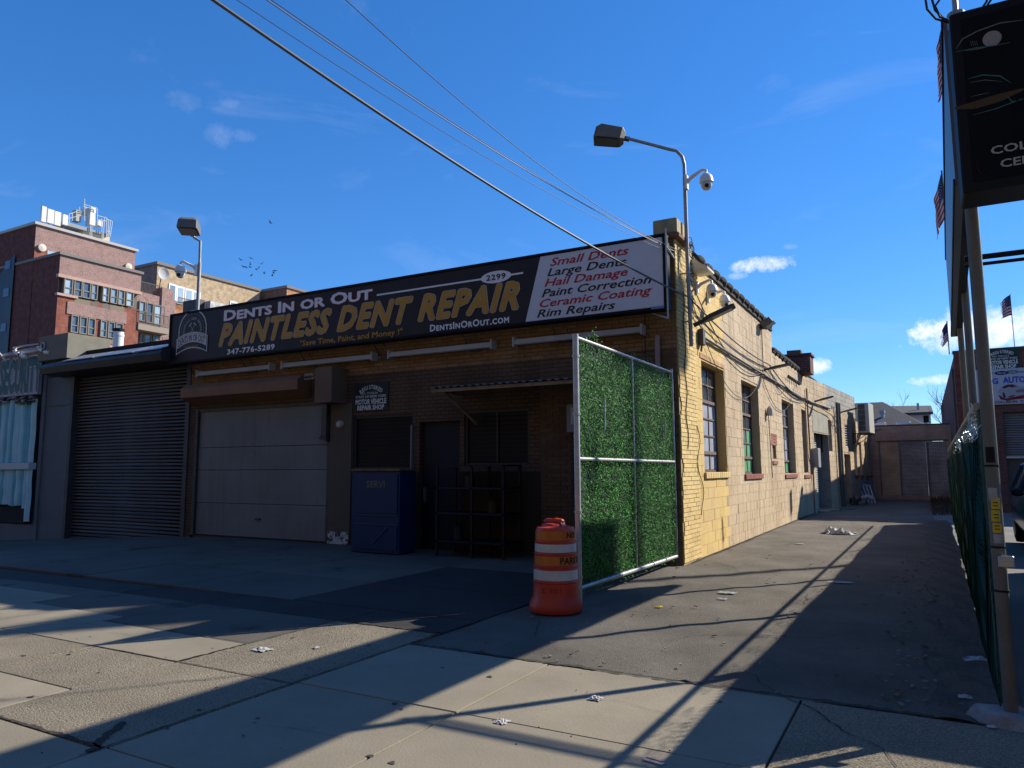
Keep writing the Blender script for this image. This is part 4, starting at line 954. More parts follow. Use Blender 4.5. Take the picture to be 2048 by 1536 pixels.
cable('thin cable hanging in a loop between second and third windows', sag((.04, 6.9, 4.0), (.04, 12.5, 4.1), .9), .008)
cable('wavy cable running down the brick corner pier', [(.02, .35+.06*math.sin(i*1.3), 4.6-i*.16) for i in range(18)], .008)
cable('old cable straggling down the yellow blocks below the first window', [(.02, .95+.14*math.sin(i*.9)+i*.02, 2.3-i*.13) for i in range(13)], .007)
cable('small drooping wire above the third window', sag((.04, 8.2, 4.3), (.04, 10.8, 3.95), .45), .007)
b = MB(); rnd = random.Random(5)
for k in range(9):
    c0 = Vector((.14, .45+rnd.uniform(-.05, .12), rnd.uniform(4.85, 5.5))); r_ = rnd.uniform(.05, .12)
    b.tube([c0+Vector((.02*math.sin(i), r_*math.cos(i*.7), r_*math.sin(i*.7)*1.2)) for i in range(9)], .007, 4, False)
tag(b.build('cable_tangle', wire_m, kind='stuff'), 'tangle of black cables behind the corner light pole', 'cables')
b = MB()
for k in range(16):
    s0 = S(1668)+rnd.uniform(-.4, 1.1); z0 = rnd.uniform(3.1, 3.9); r_ = rnd.uniform(.05, .22)
    b.tube([T2(.06+.04*rnd.random(), s0+r_*math.cos(i*.8), z0+r_*math.sin(i*.8)) for i in range(7)], .012, 4, False)
tag(b.build('cable_tangle', M('cable_pale', (.3, .3, .28)), kind='stuff'), 'tangle of pale cables on the alley wall beside the drainpipes', 'cables')
for k, (s0, lab) in enumerate(((S(1676, 950), 'left one of the pair of dark drainpipes on the alley wall'), (S(1680, 950), 'right one of the pair of dark drainpipes on the alley wall'))):
    b = MB(); b.tube([T2(.10, s0, SZ(1676, 808)), T2(.10, s0, 1.2), T2(.12, s0, -.1)], .055, 8); tag(b.build('drainpipe', M('pipe_dark', (.07, .08, .08), rough=.5)), lab, 'drainpipe', 'drainpipes on the alley wall')
cable('brownish standpipe running up the wall left of the shutter recess', [T2(.05, S(1621), -.1), T2(.05, S(1621), 1.6), T2(.05, S(1617), 2.0), T2(.05, S(1616), 4.3)], .028, M('pipe_brown', (.3, .2, .15)), 6, 'pipe', 'wall_pipe')
t = thing('electric_panel_box', 'grey electrical panel box on the wall left of the shutter recess', 'electrical box', T2(.0, S(1625), 1.3))
b = MB(T2); b.bbox(.005, .22, S(1622.5), S(1627.5), SZ(1625, 935), SZ(1625, 897), .01); b.build('case', M('panel_grey', (.3, .31, .31), rough=.5), t)
t = thing('electric_panel_box', 'small bell-shaped metal lamp box between the second and third windows', 'electrical box', (.02, 7.9, 3.2))
a = on_side(1537, 822, .06); b = MB(); b.lathe([(0, 0), (.09, 0), (.07, .18), (.03, .24), (0, .24)], (.09, a.y, a.z-.12), 10); b.build('case', M('case_pale', (.42, .40, .35)), t)
b = MB(); b.tube([(.05, a.y, a.z-.1), (.05, a.y+.1, a.z-.8), (.05, a.y+.12, 1.9), (.05, a.y+.2, 1.3)], .010, 5); b.build('cord', wire_m, t)
# air conditioner on brackets
sA, sB = S(1703, 850), S(1714, 850); zA, zB = SZ(1703, 866)+.0, SZ(1703, 808)
ac = thing('air_conditioner', 'white outdoor air conditioner unit bracketed high on the alley wall', 'air conditioner', T2(.3, sA, zA))
acm = M('ac_white', (.5, .5, .46), (.42, .42, .39), ns=3, rough=.5); o0, o1 = .25, .72
b = MB(T2); b.bbox(o0, o1, sA, sB, zA, zB, .015); b.build('casing', acm, ac)
b = MB(T2); b.box(o0+.05, o0+.32, sA-.008, sA-.003, zA+.08, zB-.05); b.build('grille_recess', black_matt, ac)
for k in range(7):
    b = MB(T2); x = o0+.05+k*.045; b.box(x-.004, x+.004, sA-.02, sA-.009, zA+.08, zB-.05); b.build('grille_bar', acm, ac)
for k in range(6):
    b = MB(T2); z = zA+.08+(zB-zA-.13)*k/5; b.box(o0+.05, o0+.32, sA-.026, sA-.021, z-.006, z+.006); b.build('grille_bar', acm, ac)
for s0 in (sA+.1, sB-.1):
    b = MB(T2); b.box(.0, o1+.05, s0-.02, s0+.02, zA-.05, zA-.002); b.box(.0, .04, s0-.02, s0+.02, zA-.5, zA-.05); b.tube([(.03, s0, zA-.45), (o1*.8, s0, zA-.05)], .015, 5); b.build('bracket', steel_dark, ac)
cable('insulated pipes looping down from the air conditioner', [T2(.3, sA+.2, zA-.02), T2(.18, sA+.1, zA-.35), T2(.08, sA+.3, zA-.7), T2(.05, sA+.25, zA-1.5)], .035, M('lagging', (.5, .48, .42)), 6, 'pipe', 'wall_pipe')
# chimney on the roof
a = on_front(1597, 712, 14); c = on_front(1623, 712, 14); e = on_front(1610, 775, 14)
ch_ = thing('brick_chimney', 'dark red brick chimney standing on the flat roof behind the coping', 'chimney', ((a.x+c.x)/2, 14.4, 4.7))
brm = BR('chimney_brick', (.13, .045, .04), (.09, .035, .03), (.14, .11, .1), 'xy', .2, .08)
b = MB(); b.box(a.x-.55, c.x-.05, 14, 14.8, 4.7, a.z); b.build('stack', brm, ch_); b = MB(); b.box(a.x-.6, c.x, 13.95, 14.85, a.z+.002, a.z+.08); b.build('cap', brm, ch_)
b = MB(); b.box(a.x-.4, a.x+.05, 14.2, 14.6, a.z+.08, a.z+.24); b.build('pot', rust, ch_)
# stuff leaning on the wall
t = thing('leaning_door_frames', 'pile of long white metal frames leaning on the far alley wall', 'scrap frames', on_ground(1735, 1008))
for k in range(4):
    a = on_front(1718+k*7, 968+k*1.5, 25.6); c = on_front(1732+k*6.5, 1008, 25.0); b = MB(); b.tube([tuple(a), tuple(c)], .045, 4); b.build('frame_rail', M('frame_white', (.42, .43, .43)), t)
b = MB(); a = on_front(1712, 966, 25.6); c = on_front(1742, 972, 25.6); b.tube([tuple(a), tuple(c)], .05, 4); b.build('frame_head', M('frame_white', (.42, .43, .43)), t)
b = MB(); rnd = random.Random(9)
for k in range(46):
    g = on_ground(rnd.uniform(1704, 1732), 1008); s_ = rnd.uniform(.04, .2); b.cm = rnd.randrange(3); g += Vector((rnd.uniform(-.2, .2), rnd.uniform(-.8, .8), rnd.uniform(0, .32))); b.obox(g, Vector((rnd.uniform(-1, 1), rnd.uniform(-1, 1), .2))*s_, (0, s_*.4, s_*.3), (0, -.02, .05))
tag(b.build('rubbish_heap', [M('rub1', (.35, .34, .32)), M('rub2', (.1, .06, .05)), M('rub3', (.18, .17, .15))], kind='stuff'), 'heap of rubbish at the foot of the far alley wall', 'rubbish')
for px, pyy, sz_, lab in ((1690, 1017, .35, 'flat piece of pale scrap board lying by the drainpipes'), (1672, 1022, .2, 'small strip of scrap lying under the drainpipes')):
    g = on_ground(px, pyy); b = MB(); b.obox(g+Vector((0, 0, .03)), (sz_, .1, 0), (0, .12, 0), (0, 0, .012)); tag(b.build('scrap_board', wood), lab, 'board')

# ================================================================ FENCE, SIGNS AND POLES ON THE RIGHT
def fx(y): return 3.905+.015*y
Tf = lambda o, y, z: Vector((fx(y)+o, y, z))
fence = thing('chain_link_fence', 'green chain-link fence with dark slats along the right edge of the alley', 'fence', (3.88, 0, 0))
green_w = M('vinyl_green', (.012, .05, .036), rough=.4, spec=.25, fine=0)
b = MB(Tf); rnd = random.Random(11)
def fencewires(y0, y1, zb, zt, step, r):
    L_ = y1-y0; H_ = zt-zb; k = -H_
    while k < L_:
        for sg in (0, 1):
            a0 = max(0, -k); a1 = min(H_, L_-k)
            if a1-a0 > .05:
                pts = []
                n = 4
                for i in range(n+1):
                    a_ = a0+(a1-a0)*i/n; yy = y0+k+a_ if sg else y1-(k+a_); w = .012*math.sin(yy*1.9)+.010*math.sin(yy*5+a_*3)
                    pts.append((w*(.4+a_)+(r if sg else -r), yy, zb+a_))
                b.tube(pts, r, 3, False)
        k += step
fencewires(-6.25, 13.0, .03, 1.78, .085, .0036)
b.build('wire_mesh', green_w, fence, kind='stuff')
b = MB(Tf); b.grid(lambda u, v: (.035+.012*math.sin((-6.2+u*19.2)*1.9), -6.15+u*19.15, max(.06, .06+.34*(1-(u*19.15)/1.6))+v*(1.78-max(.06, .06+.34*(1-(u*19.15)/1.6)))), 300, 2); b.build('green_screen', M('screen_green', (.002, .009, .007), (.004, .016, .012), ns=9, rough=1, spec=0, bump=1.5, bs=30), fence)
y = -6.1
while y < 13:
    b = MB(Tf); b.tube([(.03, y, 0), (.03, y, 1.95)], .028, 8); b.build('fence_post', M('post_green', (.03, .07, .055), rough=.5), fence); y += 2.4
b = MB(Tf)
for k in range(60):
    yy = -6.1+rnd.random()**1.7*7; z = 1.84+rnd.uniform(-.08, .12); r_ = rnd.uniform(.02, .06)
    b.tube([(rnd.uniform(-.03, .03)+r_*math.sin(i*1.1)*.6, yy+r_*math.cos(i*1.3)+i*.01, z+r_*math.sin(i*1.3)) for i in range(7)], .0028, 3, False)
b.build('snagged_wires', M('wire_bright', (.4, .45, .42), rough=.3, metal=.6), fence, kind='stuff')
b = MB(Tf); b.tube([(.0, -6.25, 1.95), (-.01, 13.0, 2.02)], .024, 10); smooth_by_angle(b.build('top_rail', paintg, fence), 60)
# the main sign pole
pole_m = M('sign_pole', (.15, .15, .135), (.11, .105, .09), ns=3, rough=.55, metal=.2, streak=.35, c3=(.2, .13, .08), s3=5, t3=.66)
spx, spy = 3.865, -6.29
sp_ = thing('sign_pole', 'stickered steel pole in front, carrying the dark collision sign', 'pole', (spx, spy, 0))
b = MB(); b.tube([(spx, spy, -.02), (spx, spy, 3.2), (spx, spy, 4.58)], .039, 20); smooth_by_angle(b.build('shaft', pole_m, sp_), 60)
b = MB(); b.tube([(spx, spy, 4.55), (spx, spy, 4.66)], .055, 16); b.tube([(spx, spy, 4.66), (spx, spy, 6.6)], .018, 8); b.build('cap', paintg, sp_)
for z in (.78, 1.05, 1.56):
    b = MB(); b.tube([(spx, spy, z-.006), (spx, spy, z+.006)], .043, 16); b.build('cable_tie', black, sp_)
b = MB(); b.bbox(spx-.01, spx+.075, spy-.062, spy-.041, .93, 1.0, .004); b.build('bracket_plate', steel, sp_)
yel = M('sticker_yellow', (.55, .42, .03), (.4, .3, .03), ns=30)
for z0, z1, a0, mt in ((1.58, 1.68, -100, black), (1.34, 1.42, -105, M('sticker_white', (.35, .37, .37), (.2, .2, .2), ns=20)), (1.29, 1.36, -85, yel), (1.21, 1.28, -95, yel), (1.14, 1.20, -88, yel), (1.075, 1.13, -85, M('sticker_white', (.35, .37, .37), (.2, .2, .2), ns=20))):
    b = MB(); b.grid(lambda u, v: (spx+.0402*math.cos(R(a0-38+76*u)), spy+.0402*math.sin(R(a0-38+76*u)), z0+(z1-z0)*v), 8, 1); b.build('sticker', mt, sp_)
for k, z in enumerate((1.325, 1.305, 1.25, 1.23, 1.18, 1.16)):
    b = MB(); b.grid(lambda u, v: (spx+.0408*math.cos(R(-110+40*u)), spy+.0408*math.sin(R(-110+40*u)), z+.006*v), 5, 1); b.build('sticker_print', black, sp_)
b = MB()
ring = [(spx+.02+(.27+.03*math.sin(i*2.7))*math.cos(i*math.pi/8), spy-.02+(.2)*math.sin(i*math.pi/8), -.02) for i in range(16)]; ring2 = [(x*.0+spx+(x-spx)*.8, spy+(y-spy)*.8, .05+.02*math.sin(i*1.9)) for i, (x, y, z) in enumerate(ring)]
b.loft([ring, ring2]); tag(b.build('pole_footing', M('footing', (.2, .2, .19), (.32, .31, .29), ns=6, bump=2, bs=20)), 'lump of broken concrete round the foot of the sign pole', 'concrete footing')
# front sign box
cs = thing('collision_sign', 'big black lightbox sign with white Collision Center lettering at the upper right', 'sign', (5.3, -6.6, 3.23))
b = MB(); b.bbox(3.80, 7.3, -6.72, -6.38, 3.24, 4.43, .01); b.build('case', black, cs)
b = MB(); b.box(3.86, 7.24, -6.724, -6.72, 3.30, 4.37); b.build('face', M('face_black', (.006, .007, .009), (.009, .012, .014), ns=2, rough=.5, spec=.04, fine=0), cs)
ltr = M('letter_dim', (.33, .34, .34), rough=.5)
CP = front_P(-6.724); p0 = on_front(1982, 310, -6.72); p1 = on_front(2001, 336, -6.72)
b = MB(); lettering(b, 'COLLISION', p0.x, p0.x+.47, p0.z, .048, CP, lift=.002, ext=.001, offset=.02, fit=.02); b.build('lettering', ltr, cs)
b = MB(); lettering(b, 'CENTER', p1.x, p1.x+.33, p1.z, .048, CP, lift=.002, ext=.001, offset=.02, fit=.02); b.build('lettering', ltr, cs)
# printed headlamp and bonnet lines (flat graphics)
def stroke(pts, w, mt, y=-6.7275, ox=0, oz=0):
    P = [on_front(x, yy, y) for x, yy in pts]; b = MB()
    for i in range(len(P)-1):
        d = (P[i+1]-P[i]).normalized(); n_ = Vector((-d.z, 0, d.x))*w*.5; t0 = .3 if i == 0 else 1; t1 = .3 if i == len(P)-2 else 1
        b.poly([P[i]-n_*t0, P[i+1]-n_*t1, P[i+1]+n_*t1, P[i]+n_*t0])
    b.build('printed_line', mt, cs)
teal = M('print_teal', (.02, .13, .12), rough=.4); greyp = M('print_grey', (.12, .12, .13), rough=.4); amber = M('print_amber', (.05, .035, .012), rough=.4)
stroke([(1912, 98), (1925, 78), (1955, 62), (2000, 46), (2047, 40)], .008, greyp); stroke([(1910, 104), (1950, 96), (1985, 92), (2020, 85)], .007, teal)
stroke([(1928, 102), (1955, 98), (1975, 94)], .006, greyp); stroke([(1935, 158), (1965, 150), (2000, 152), (2022, 166)], .008, teal); stroke([(1940, 165), (1970, 160), (2005, 163)], .005, greyp)
stroke([(1940, 194), (1960, 189), (1980, 185)], .004, greyp); stroke([(1945, 230), (1990, 218), (2030, 203), (2047, 196)], .006, teal); stroke([(2014, 192), (2024, 203), (2047, 199)], .007, teal)
stroke([(1910, 217), (1950, 210), (2000, 195), (2047, 178)], .05, amber, -6.7262)
for k in range(4): stroke([(1941+k*4, 82), (1943+k*4, 91)], .005, M('print_grey2', (.2, .2, .21), rough=.4))
p = on_front(1984, 77, -6.7275); b = MB(); b.lathe([(0, 0), (.05, 0), (.05, .002), (0, .002)], (p.x, -6.7255, p.z), 24, 'y'); b.build('printed_headlamp', M('print_lamp', (.24, .23, .22), rough=.4), cs)
stroke([(1955, 318), (1954, 335), (1962, 347), (1975, 352)], .004, M('print_red', (.05, .012, .012)))
# long board behind, seen nearly edge-on
YB0, YB1 = -5.25, 2.75; Z0, Z1 = 3.8, 5.22
lb = thing('alley_billboard', 'long sign board seen almost edge-on above the alley fence', 'sign board', (3.9, -1.4, Z0))
Tb = lambda o, y, z: Vector((3.872+.0234*(y+5.2)+o, y, z))
b = MB(Tb); b.box(-.03, .03, YB0, YB1, Z0, Z1); b.build('board', M('board_back', (.06, .075, .10), rough=.4), lb)
b = MB(Tb)
for z in (Z0, Z1-.05): b.box(.032, .12, YB0, YB1, z, z+.05)
for k in range(6): y = YB0+(YB1-YB0)*k/5; b.box(.032, .12, y-.03, y+.03, Z0+.05, Z1-.05)
b.box(-.045, -.031, YB0, YB1, Z0, Z0+.05); b.box(-.045, -.031, YB0, YB1, Z1-.05, Z1); b.build('frame', black, lb)
for y in (-3.6, -.9, 1.9):
    b = MB(Tf); b.tube([(.19, y, 0), (.19, y, Z1)], .045, 14); smooth_by_angle(b.build('post', pole_m, lb), 60)
b = MB(); a = on_front(1962, 514, -3.6); b.tube([(fx(-3.6)+.1, -3.6, a.z), (9, -3.6, a.z)], .028, 8); b.tube([(fx(-3.6)+.1, -3.6, a.z-.07), (9, -3.6, a.z-.07)], .018, 8); b.build('cross_bar', black, lb)
# cables looping round the pole head
for k, (pts, lab) in enumerate(((((1850, -8), (1854, 18), (1872, 38), (1900, 46), (1940, 42), (1965, 25), (1985, -5)), 'outer loop of black cable round the top of the sign pole'), (((1862, -8), (1870, 20), (1890, 40), (1925, 40), (1955, 28), (1972, 5), (1978, -8)), 'middle loop of black cable round the top of the sign pole'), (((1885, -8), (1870, 12), (1880, 34), (1905, 44)), 'inner short loop of black cable at the top of the sign pole'))):
    P = [on_front(x, y, spy-.12-.02*k) for x, y in pts]; cable(lab, P, .0075, wire_m, 6, 'cable', 'looped_cable', 'cables looped round the sign pole')

# ================================================================ FLAGS
fr_ = M('flag_red', (.38, .03, .04), rough=.8, fine=.05); fw_ = M('flag_white', (.58, .57, .57), rough=.8, fine=.05); fbm = M('flag_blue', (.02, .03, .11), rough=.8, fine=.05)
def flag(label, pole0, pole1, fly, hoist, droop, seed, stars=True, tatter=0., staff=.012):
    t = thing('american_flag', label, 'flag', pole0, 'american flags'); p0, p1 = Vector(pole0), Vector(pole1); up = (p1-p0).normalized()
    b = MB(); b.tube([p0, p1], staff, 6); b.build('staff', steel_dark, t)
    rn = random.Random(seed); ph = rn.random()*6; fly = Vector(fly); L_ = fly.length; fd = fly.normalized(); sd = fd.cross(up).normalized(); top = p1-up*.03
    def pos(u, v):
        q = top+fd*(u*L_)*(1-.25*droop*u)-up*(v*hoist*(1-.3*u*droop))-Vector((0, 0, 1))*(droop*L_*u**1.3*.9)
        return q+sd*(.10*L_*math.sin(u*9+ph+v*2.5)*u+.05*L_*math.sin(u*17+v*6+ph)*u)
    b = MB()
    nu, nv = 26, 26
    b.grid(lambda u, v: tuple(pos(u, v)), nu, nv, lambda i, j: 2 if (i < 11 and j < 14) else (0 if (j//2) % 2 == 0 else 1))
    if tatter:
        keep = [k for k in range(len(b.f)) if not ((k % nu) > nu*(1-tatter*(.4+.6*abs(math.sin((k//nu)*1.7+seed)))))]
        b.f = [b.f[k] for k in keep]; b.m = [b.m[k] for k in keep]; b.r = [b.r[k] for k in keep]
    o = b.build('cloth', [fr_, fw_, fbm], t); o.data.shade_smooth()
    if stars:
        s = MB()
        for r_ in range(7):
            for c in range(5):
                u, v = (.03+.085*c*.95), (.04+.068*r_); n_ = (pos(u+.01, v)-pos(u, v)).cross(pos(u, v+.01)-pos(u, v)).normalized(); c0 = pos(u+.015, v+.015)
                e1 = fd*L_*.017; e2 = up*hoist*.02
                for sg in (1, -1): s.poly([c0+n_*.004*sg+e1*math.cos(q*2.513+1.57)+e2*math.sin(q*2.513+1.57) for q in range(5)])
        s.build('stars', fw_, t, kind='stuff')
a = on_front(2029, 690, 19.3); c = on_front(2020, 588, 19.3)
flag('tattered american flag on a staff above the red brick collision shop', (a.x, 19.3, a.z-.1), (c.x, 19.3, c.z), (-.42, .1, .0), .75, .8, 3, True, .3)
flag('american flag hanging just beyond the long board, bottom edge red and white', (4.03, 1.9, 5.0), (4.03, 1.9, 6.5), (-.20, -.1, -.35), .8, .9, 8, True, .1)
flag('american flag beside the top of the long board, showing its blue field', (4.05, -1.1, 5.0), (4.05, -1.1, 7.5), (-.14, -.1, -.35), .8, .9, 12, True, .1)
a = on_side(1897, 672, fx(8)); flag('shredded red and white flag remnant behind the far end of the board', (fx(8)+.12, 8, 4.2), (fx(8)+.12, 8, 5.0), (-.25, -.1, -.2), .45, .8, 15, False, .55)
flag('torn flag fluttering at the top edge of the view above the alley', (3.75, -6.2, 4.95), (3.72, -6.2, 5.75), (-.42, .0, -.02), .52, .25, 21, False, .45, .006)

# ================================================================ COLLISION SHOP ON THE RIGHT
rb = thing('collision_shop_building', 'low red brick collision shop building beyond the fence with a roll-down shutter', 'building', (9, 19.2, 0))
YR = 19.2; xr0 = 4.64
rbm = BR('shop_red_brick', (.17, .06, .05), (.11, .04, .035), (.10, .09, .085), 'xy', .21, .075)
b = MB(); wall_cells(b, xr0, 16, -.4, 5.72, [(6.0, 9.6, -.5, 3.5)], YR, YR+.3, lambda u, d, z: (u, d, z)); wall_cells(b, YR+.3, 45, -.4, 5.6, [], xr0, xr0+.3, lambda u, d, z: (d, u, z)); b.box(xr0+.31, 16, YR+.31, 45, 5.0, 5.2); b.build('walls', rbm, rb)
b = MB(); b.box(xr0-.03, 16, YR-.03, YR+.35, 5.721, 5.80); b.build('coping', steel_dark, rb)
um = unit_mesh('brick', M('loose_red_brick', (.20, .07, .055), (.13, .045, .04), ns=6, var=.3, rough=.9, bump=.5))
for q in courses(xr0, 5.62, 4.84, 5.7, .225, .08, [], .014)+courses(xr0, 5.02, 3.2, 4.84, .225, .08, [], .014): inst('brick', um, rb, ((q[0]+q[1])/2, YR-.004, (q[2]+q[3])/2), (q[1]-q[0], .02, q[3]-q[2]))
zt = 3.5; b = MB(); b.box(6.0, 9.6, YR+.2, YR+.25, -.4, 3.5); sh = b.build('shutter', steel_dark, rb)
slat = unit_mesh('slat', M('slat_grey', (.16, .17, .18), (.12, .13, .14), ns=2, rough=.5, var=.1), .2)
for k in range(18):
    z = 1.95+k*.085; inst('slat', slat, sh, (7.8, YR+.17, z), (3.56, .05, .078))
b = MB(); b.box(6.0, 9.6, YR+.02, YR+.12, 1.86, 1.93); b.build('bottom_bar', M('bar_white', (.4, .4, .4)), sh)
b = MB(); b.box(xr0-.08, xr0-.02, YR+.4, YR+.46, 0, 5.2); b.build('downpipe', steel_dark, rb)
# sign across its front
gs = thing('auto_body_sign', 'white sign with blue G Auto lettering and a silver sports car picture', 'sign', (8, YR-.08, 3.7))
zq0 = on_front(1947, 811, YR-.1).z; zq1 = on_front(1943, 741, YR-.1).z
b = MB(); b.bbox(5.05, 11, YR-.1, YR-.03, zq0, zq1, .01); b.build('panel', M('gsign_white', (.38, .42, .50), rough=.4, fine=.02), gs)
GP = front_P(YR-.1)
def gl(body, l, bt, r, cap, mt, **k):
    a = on_front(l, bt, YR-.1); c = on_front(r, bt, YR-.1); b = MB(); lettering(b, body, a.x, c.x, a.z, cap, GP, lift=.003, ext=.001, **k); b.build('lettering', mt, gs)
blu = M('sign_blue', (.01, .10, .42), rough=.4)
gl('G', 1984.5, 768, 1997, .19, blu, offset=.05, fit=.05); gl('AUTO BODY', 2006, 766, 2102, .20, blu, offset=.05, fit=.05); gl('A', 1944, 777, 1953, .19, blu, offset=.04, fit=.04)
gl('COLLISION  CENTER', 1989, 807, 2076, .085, sign_black, offset=.03, fit=.03); gl('B', 1947, 809, 1951, .085, sign_black, offset=.03); gl('JAGUAR', 1979, 748, 1990, .05, M('ltr_grey', (.15, .17, .2)))
def disc(px, py, rx, rz, mt, lift):
    p = on_front(px, py, YR-.1); b = MB(); b.prism([GP(p.x+rx*math.cos(i*math.pi/12), p.z+rz*math.sin(i*math.pi/12), lift) for i in range(24)], (0, -.001, 0)); b.build('badge', mt, gs); return p
p = disc(2003, 746, .21, .075, M('oval_blue', (.01, .02, .12), rough=.4), .003); b = MB(); lettering(b, 'Ford', p.x-.13, p.x+.13, p.z-.035, .075, GP, lift=.006, ext=.001, shear=.4); b.build('lettering', M('ltr_white', (.5, .52, .55)), gs)
p = disc(2025, 744, .18, .075, M('oval_green', (.08, .2, .17), rough=.4), .003); b = MB(); lettering(b, 'LAND', p.x-.08, p.x+.08, p.z+.005, .04, GP, lift=.006, ext=.001); lettering(b, 'ROVER', p.x-.1, p.x+.1, p.z-.05, .04, GP, lift=.006, ext=.001); b.build('lettering', M('ltr_white', (.5, .52, .55)), gs)
gl('mazda', 2037, 745.5, 2052, .075, M('ltr_blue2', (.03, .12, .3)), offset=.02)
gl('Honda', 1943, 753, 1951, .05, M('ltr_grey', (.15, .17, .2)))
def gpoly(pts, mt, lift): b = MB(); P = [on_front(x, y, YR-.1) for x, y in pts]; b.prism([GP(q.x, q.z, lift) for q in P], (0, -.001, 0)); b.build('car_picture', mt, gs)
crimson = M('pic_red', (.17, .012, .03)); silver = M('pic_silver', (.30, .32, .36))
gpoly([(1996, 789), (2001, 799), (2014, 801), (2048, 797), (2070, 792), (2070, 785), (2040, 790), (2010, 797)], crimson, .003)
gpoly([(1995, 784), (2001, 776), (2006, 772), (2016, 768), (2030, 768), (2040, 773), (2056, 774), (2068, 779), (2068, 787), (2040, 791), (2012, 797), (2004, 793)], silver, .0045)
gpoly([(2004, 775), (2010, 771), (2019, 769), (2020, 773), (2008, 777)], M('pic_dark', (.03, .03, .04)), .006); gpoly([(2018, 773), (2020, 769), (2026, 769), (2034, 773), (2022, 775)], M('pic_red2', (.1, .02, .03)), .006)
gpoly([(2005, 785), (2008, 785), (2012, 794), (2009, 797), (2006, 793)], M('pic_dark', (.03, .03, .04)), .006); gpoly([(2016, 793), (2024, 791), (2031, 790), (2027, 793), (2018, 795)], M('pic_dark', (.03, .03, .04)), .006); gpoly([(2030, 781), (2042, 778), (2068, 778), (2068, 783), (2034, 785)], M('pic_mid', (.14, .15, .18)), .006)
registered_sign(5.62, 6.62, on_front(2000, 739, YR-.06).z, on_front(2000, 697, YR-.06).z, YR-.03, 'NO 7081532', 'dark registered motor vehicle repair shop plate on the red brick collision shop', M('reg_dark_green2', (.012, .04, .032), rough=.5))
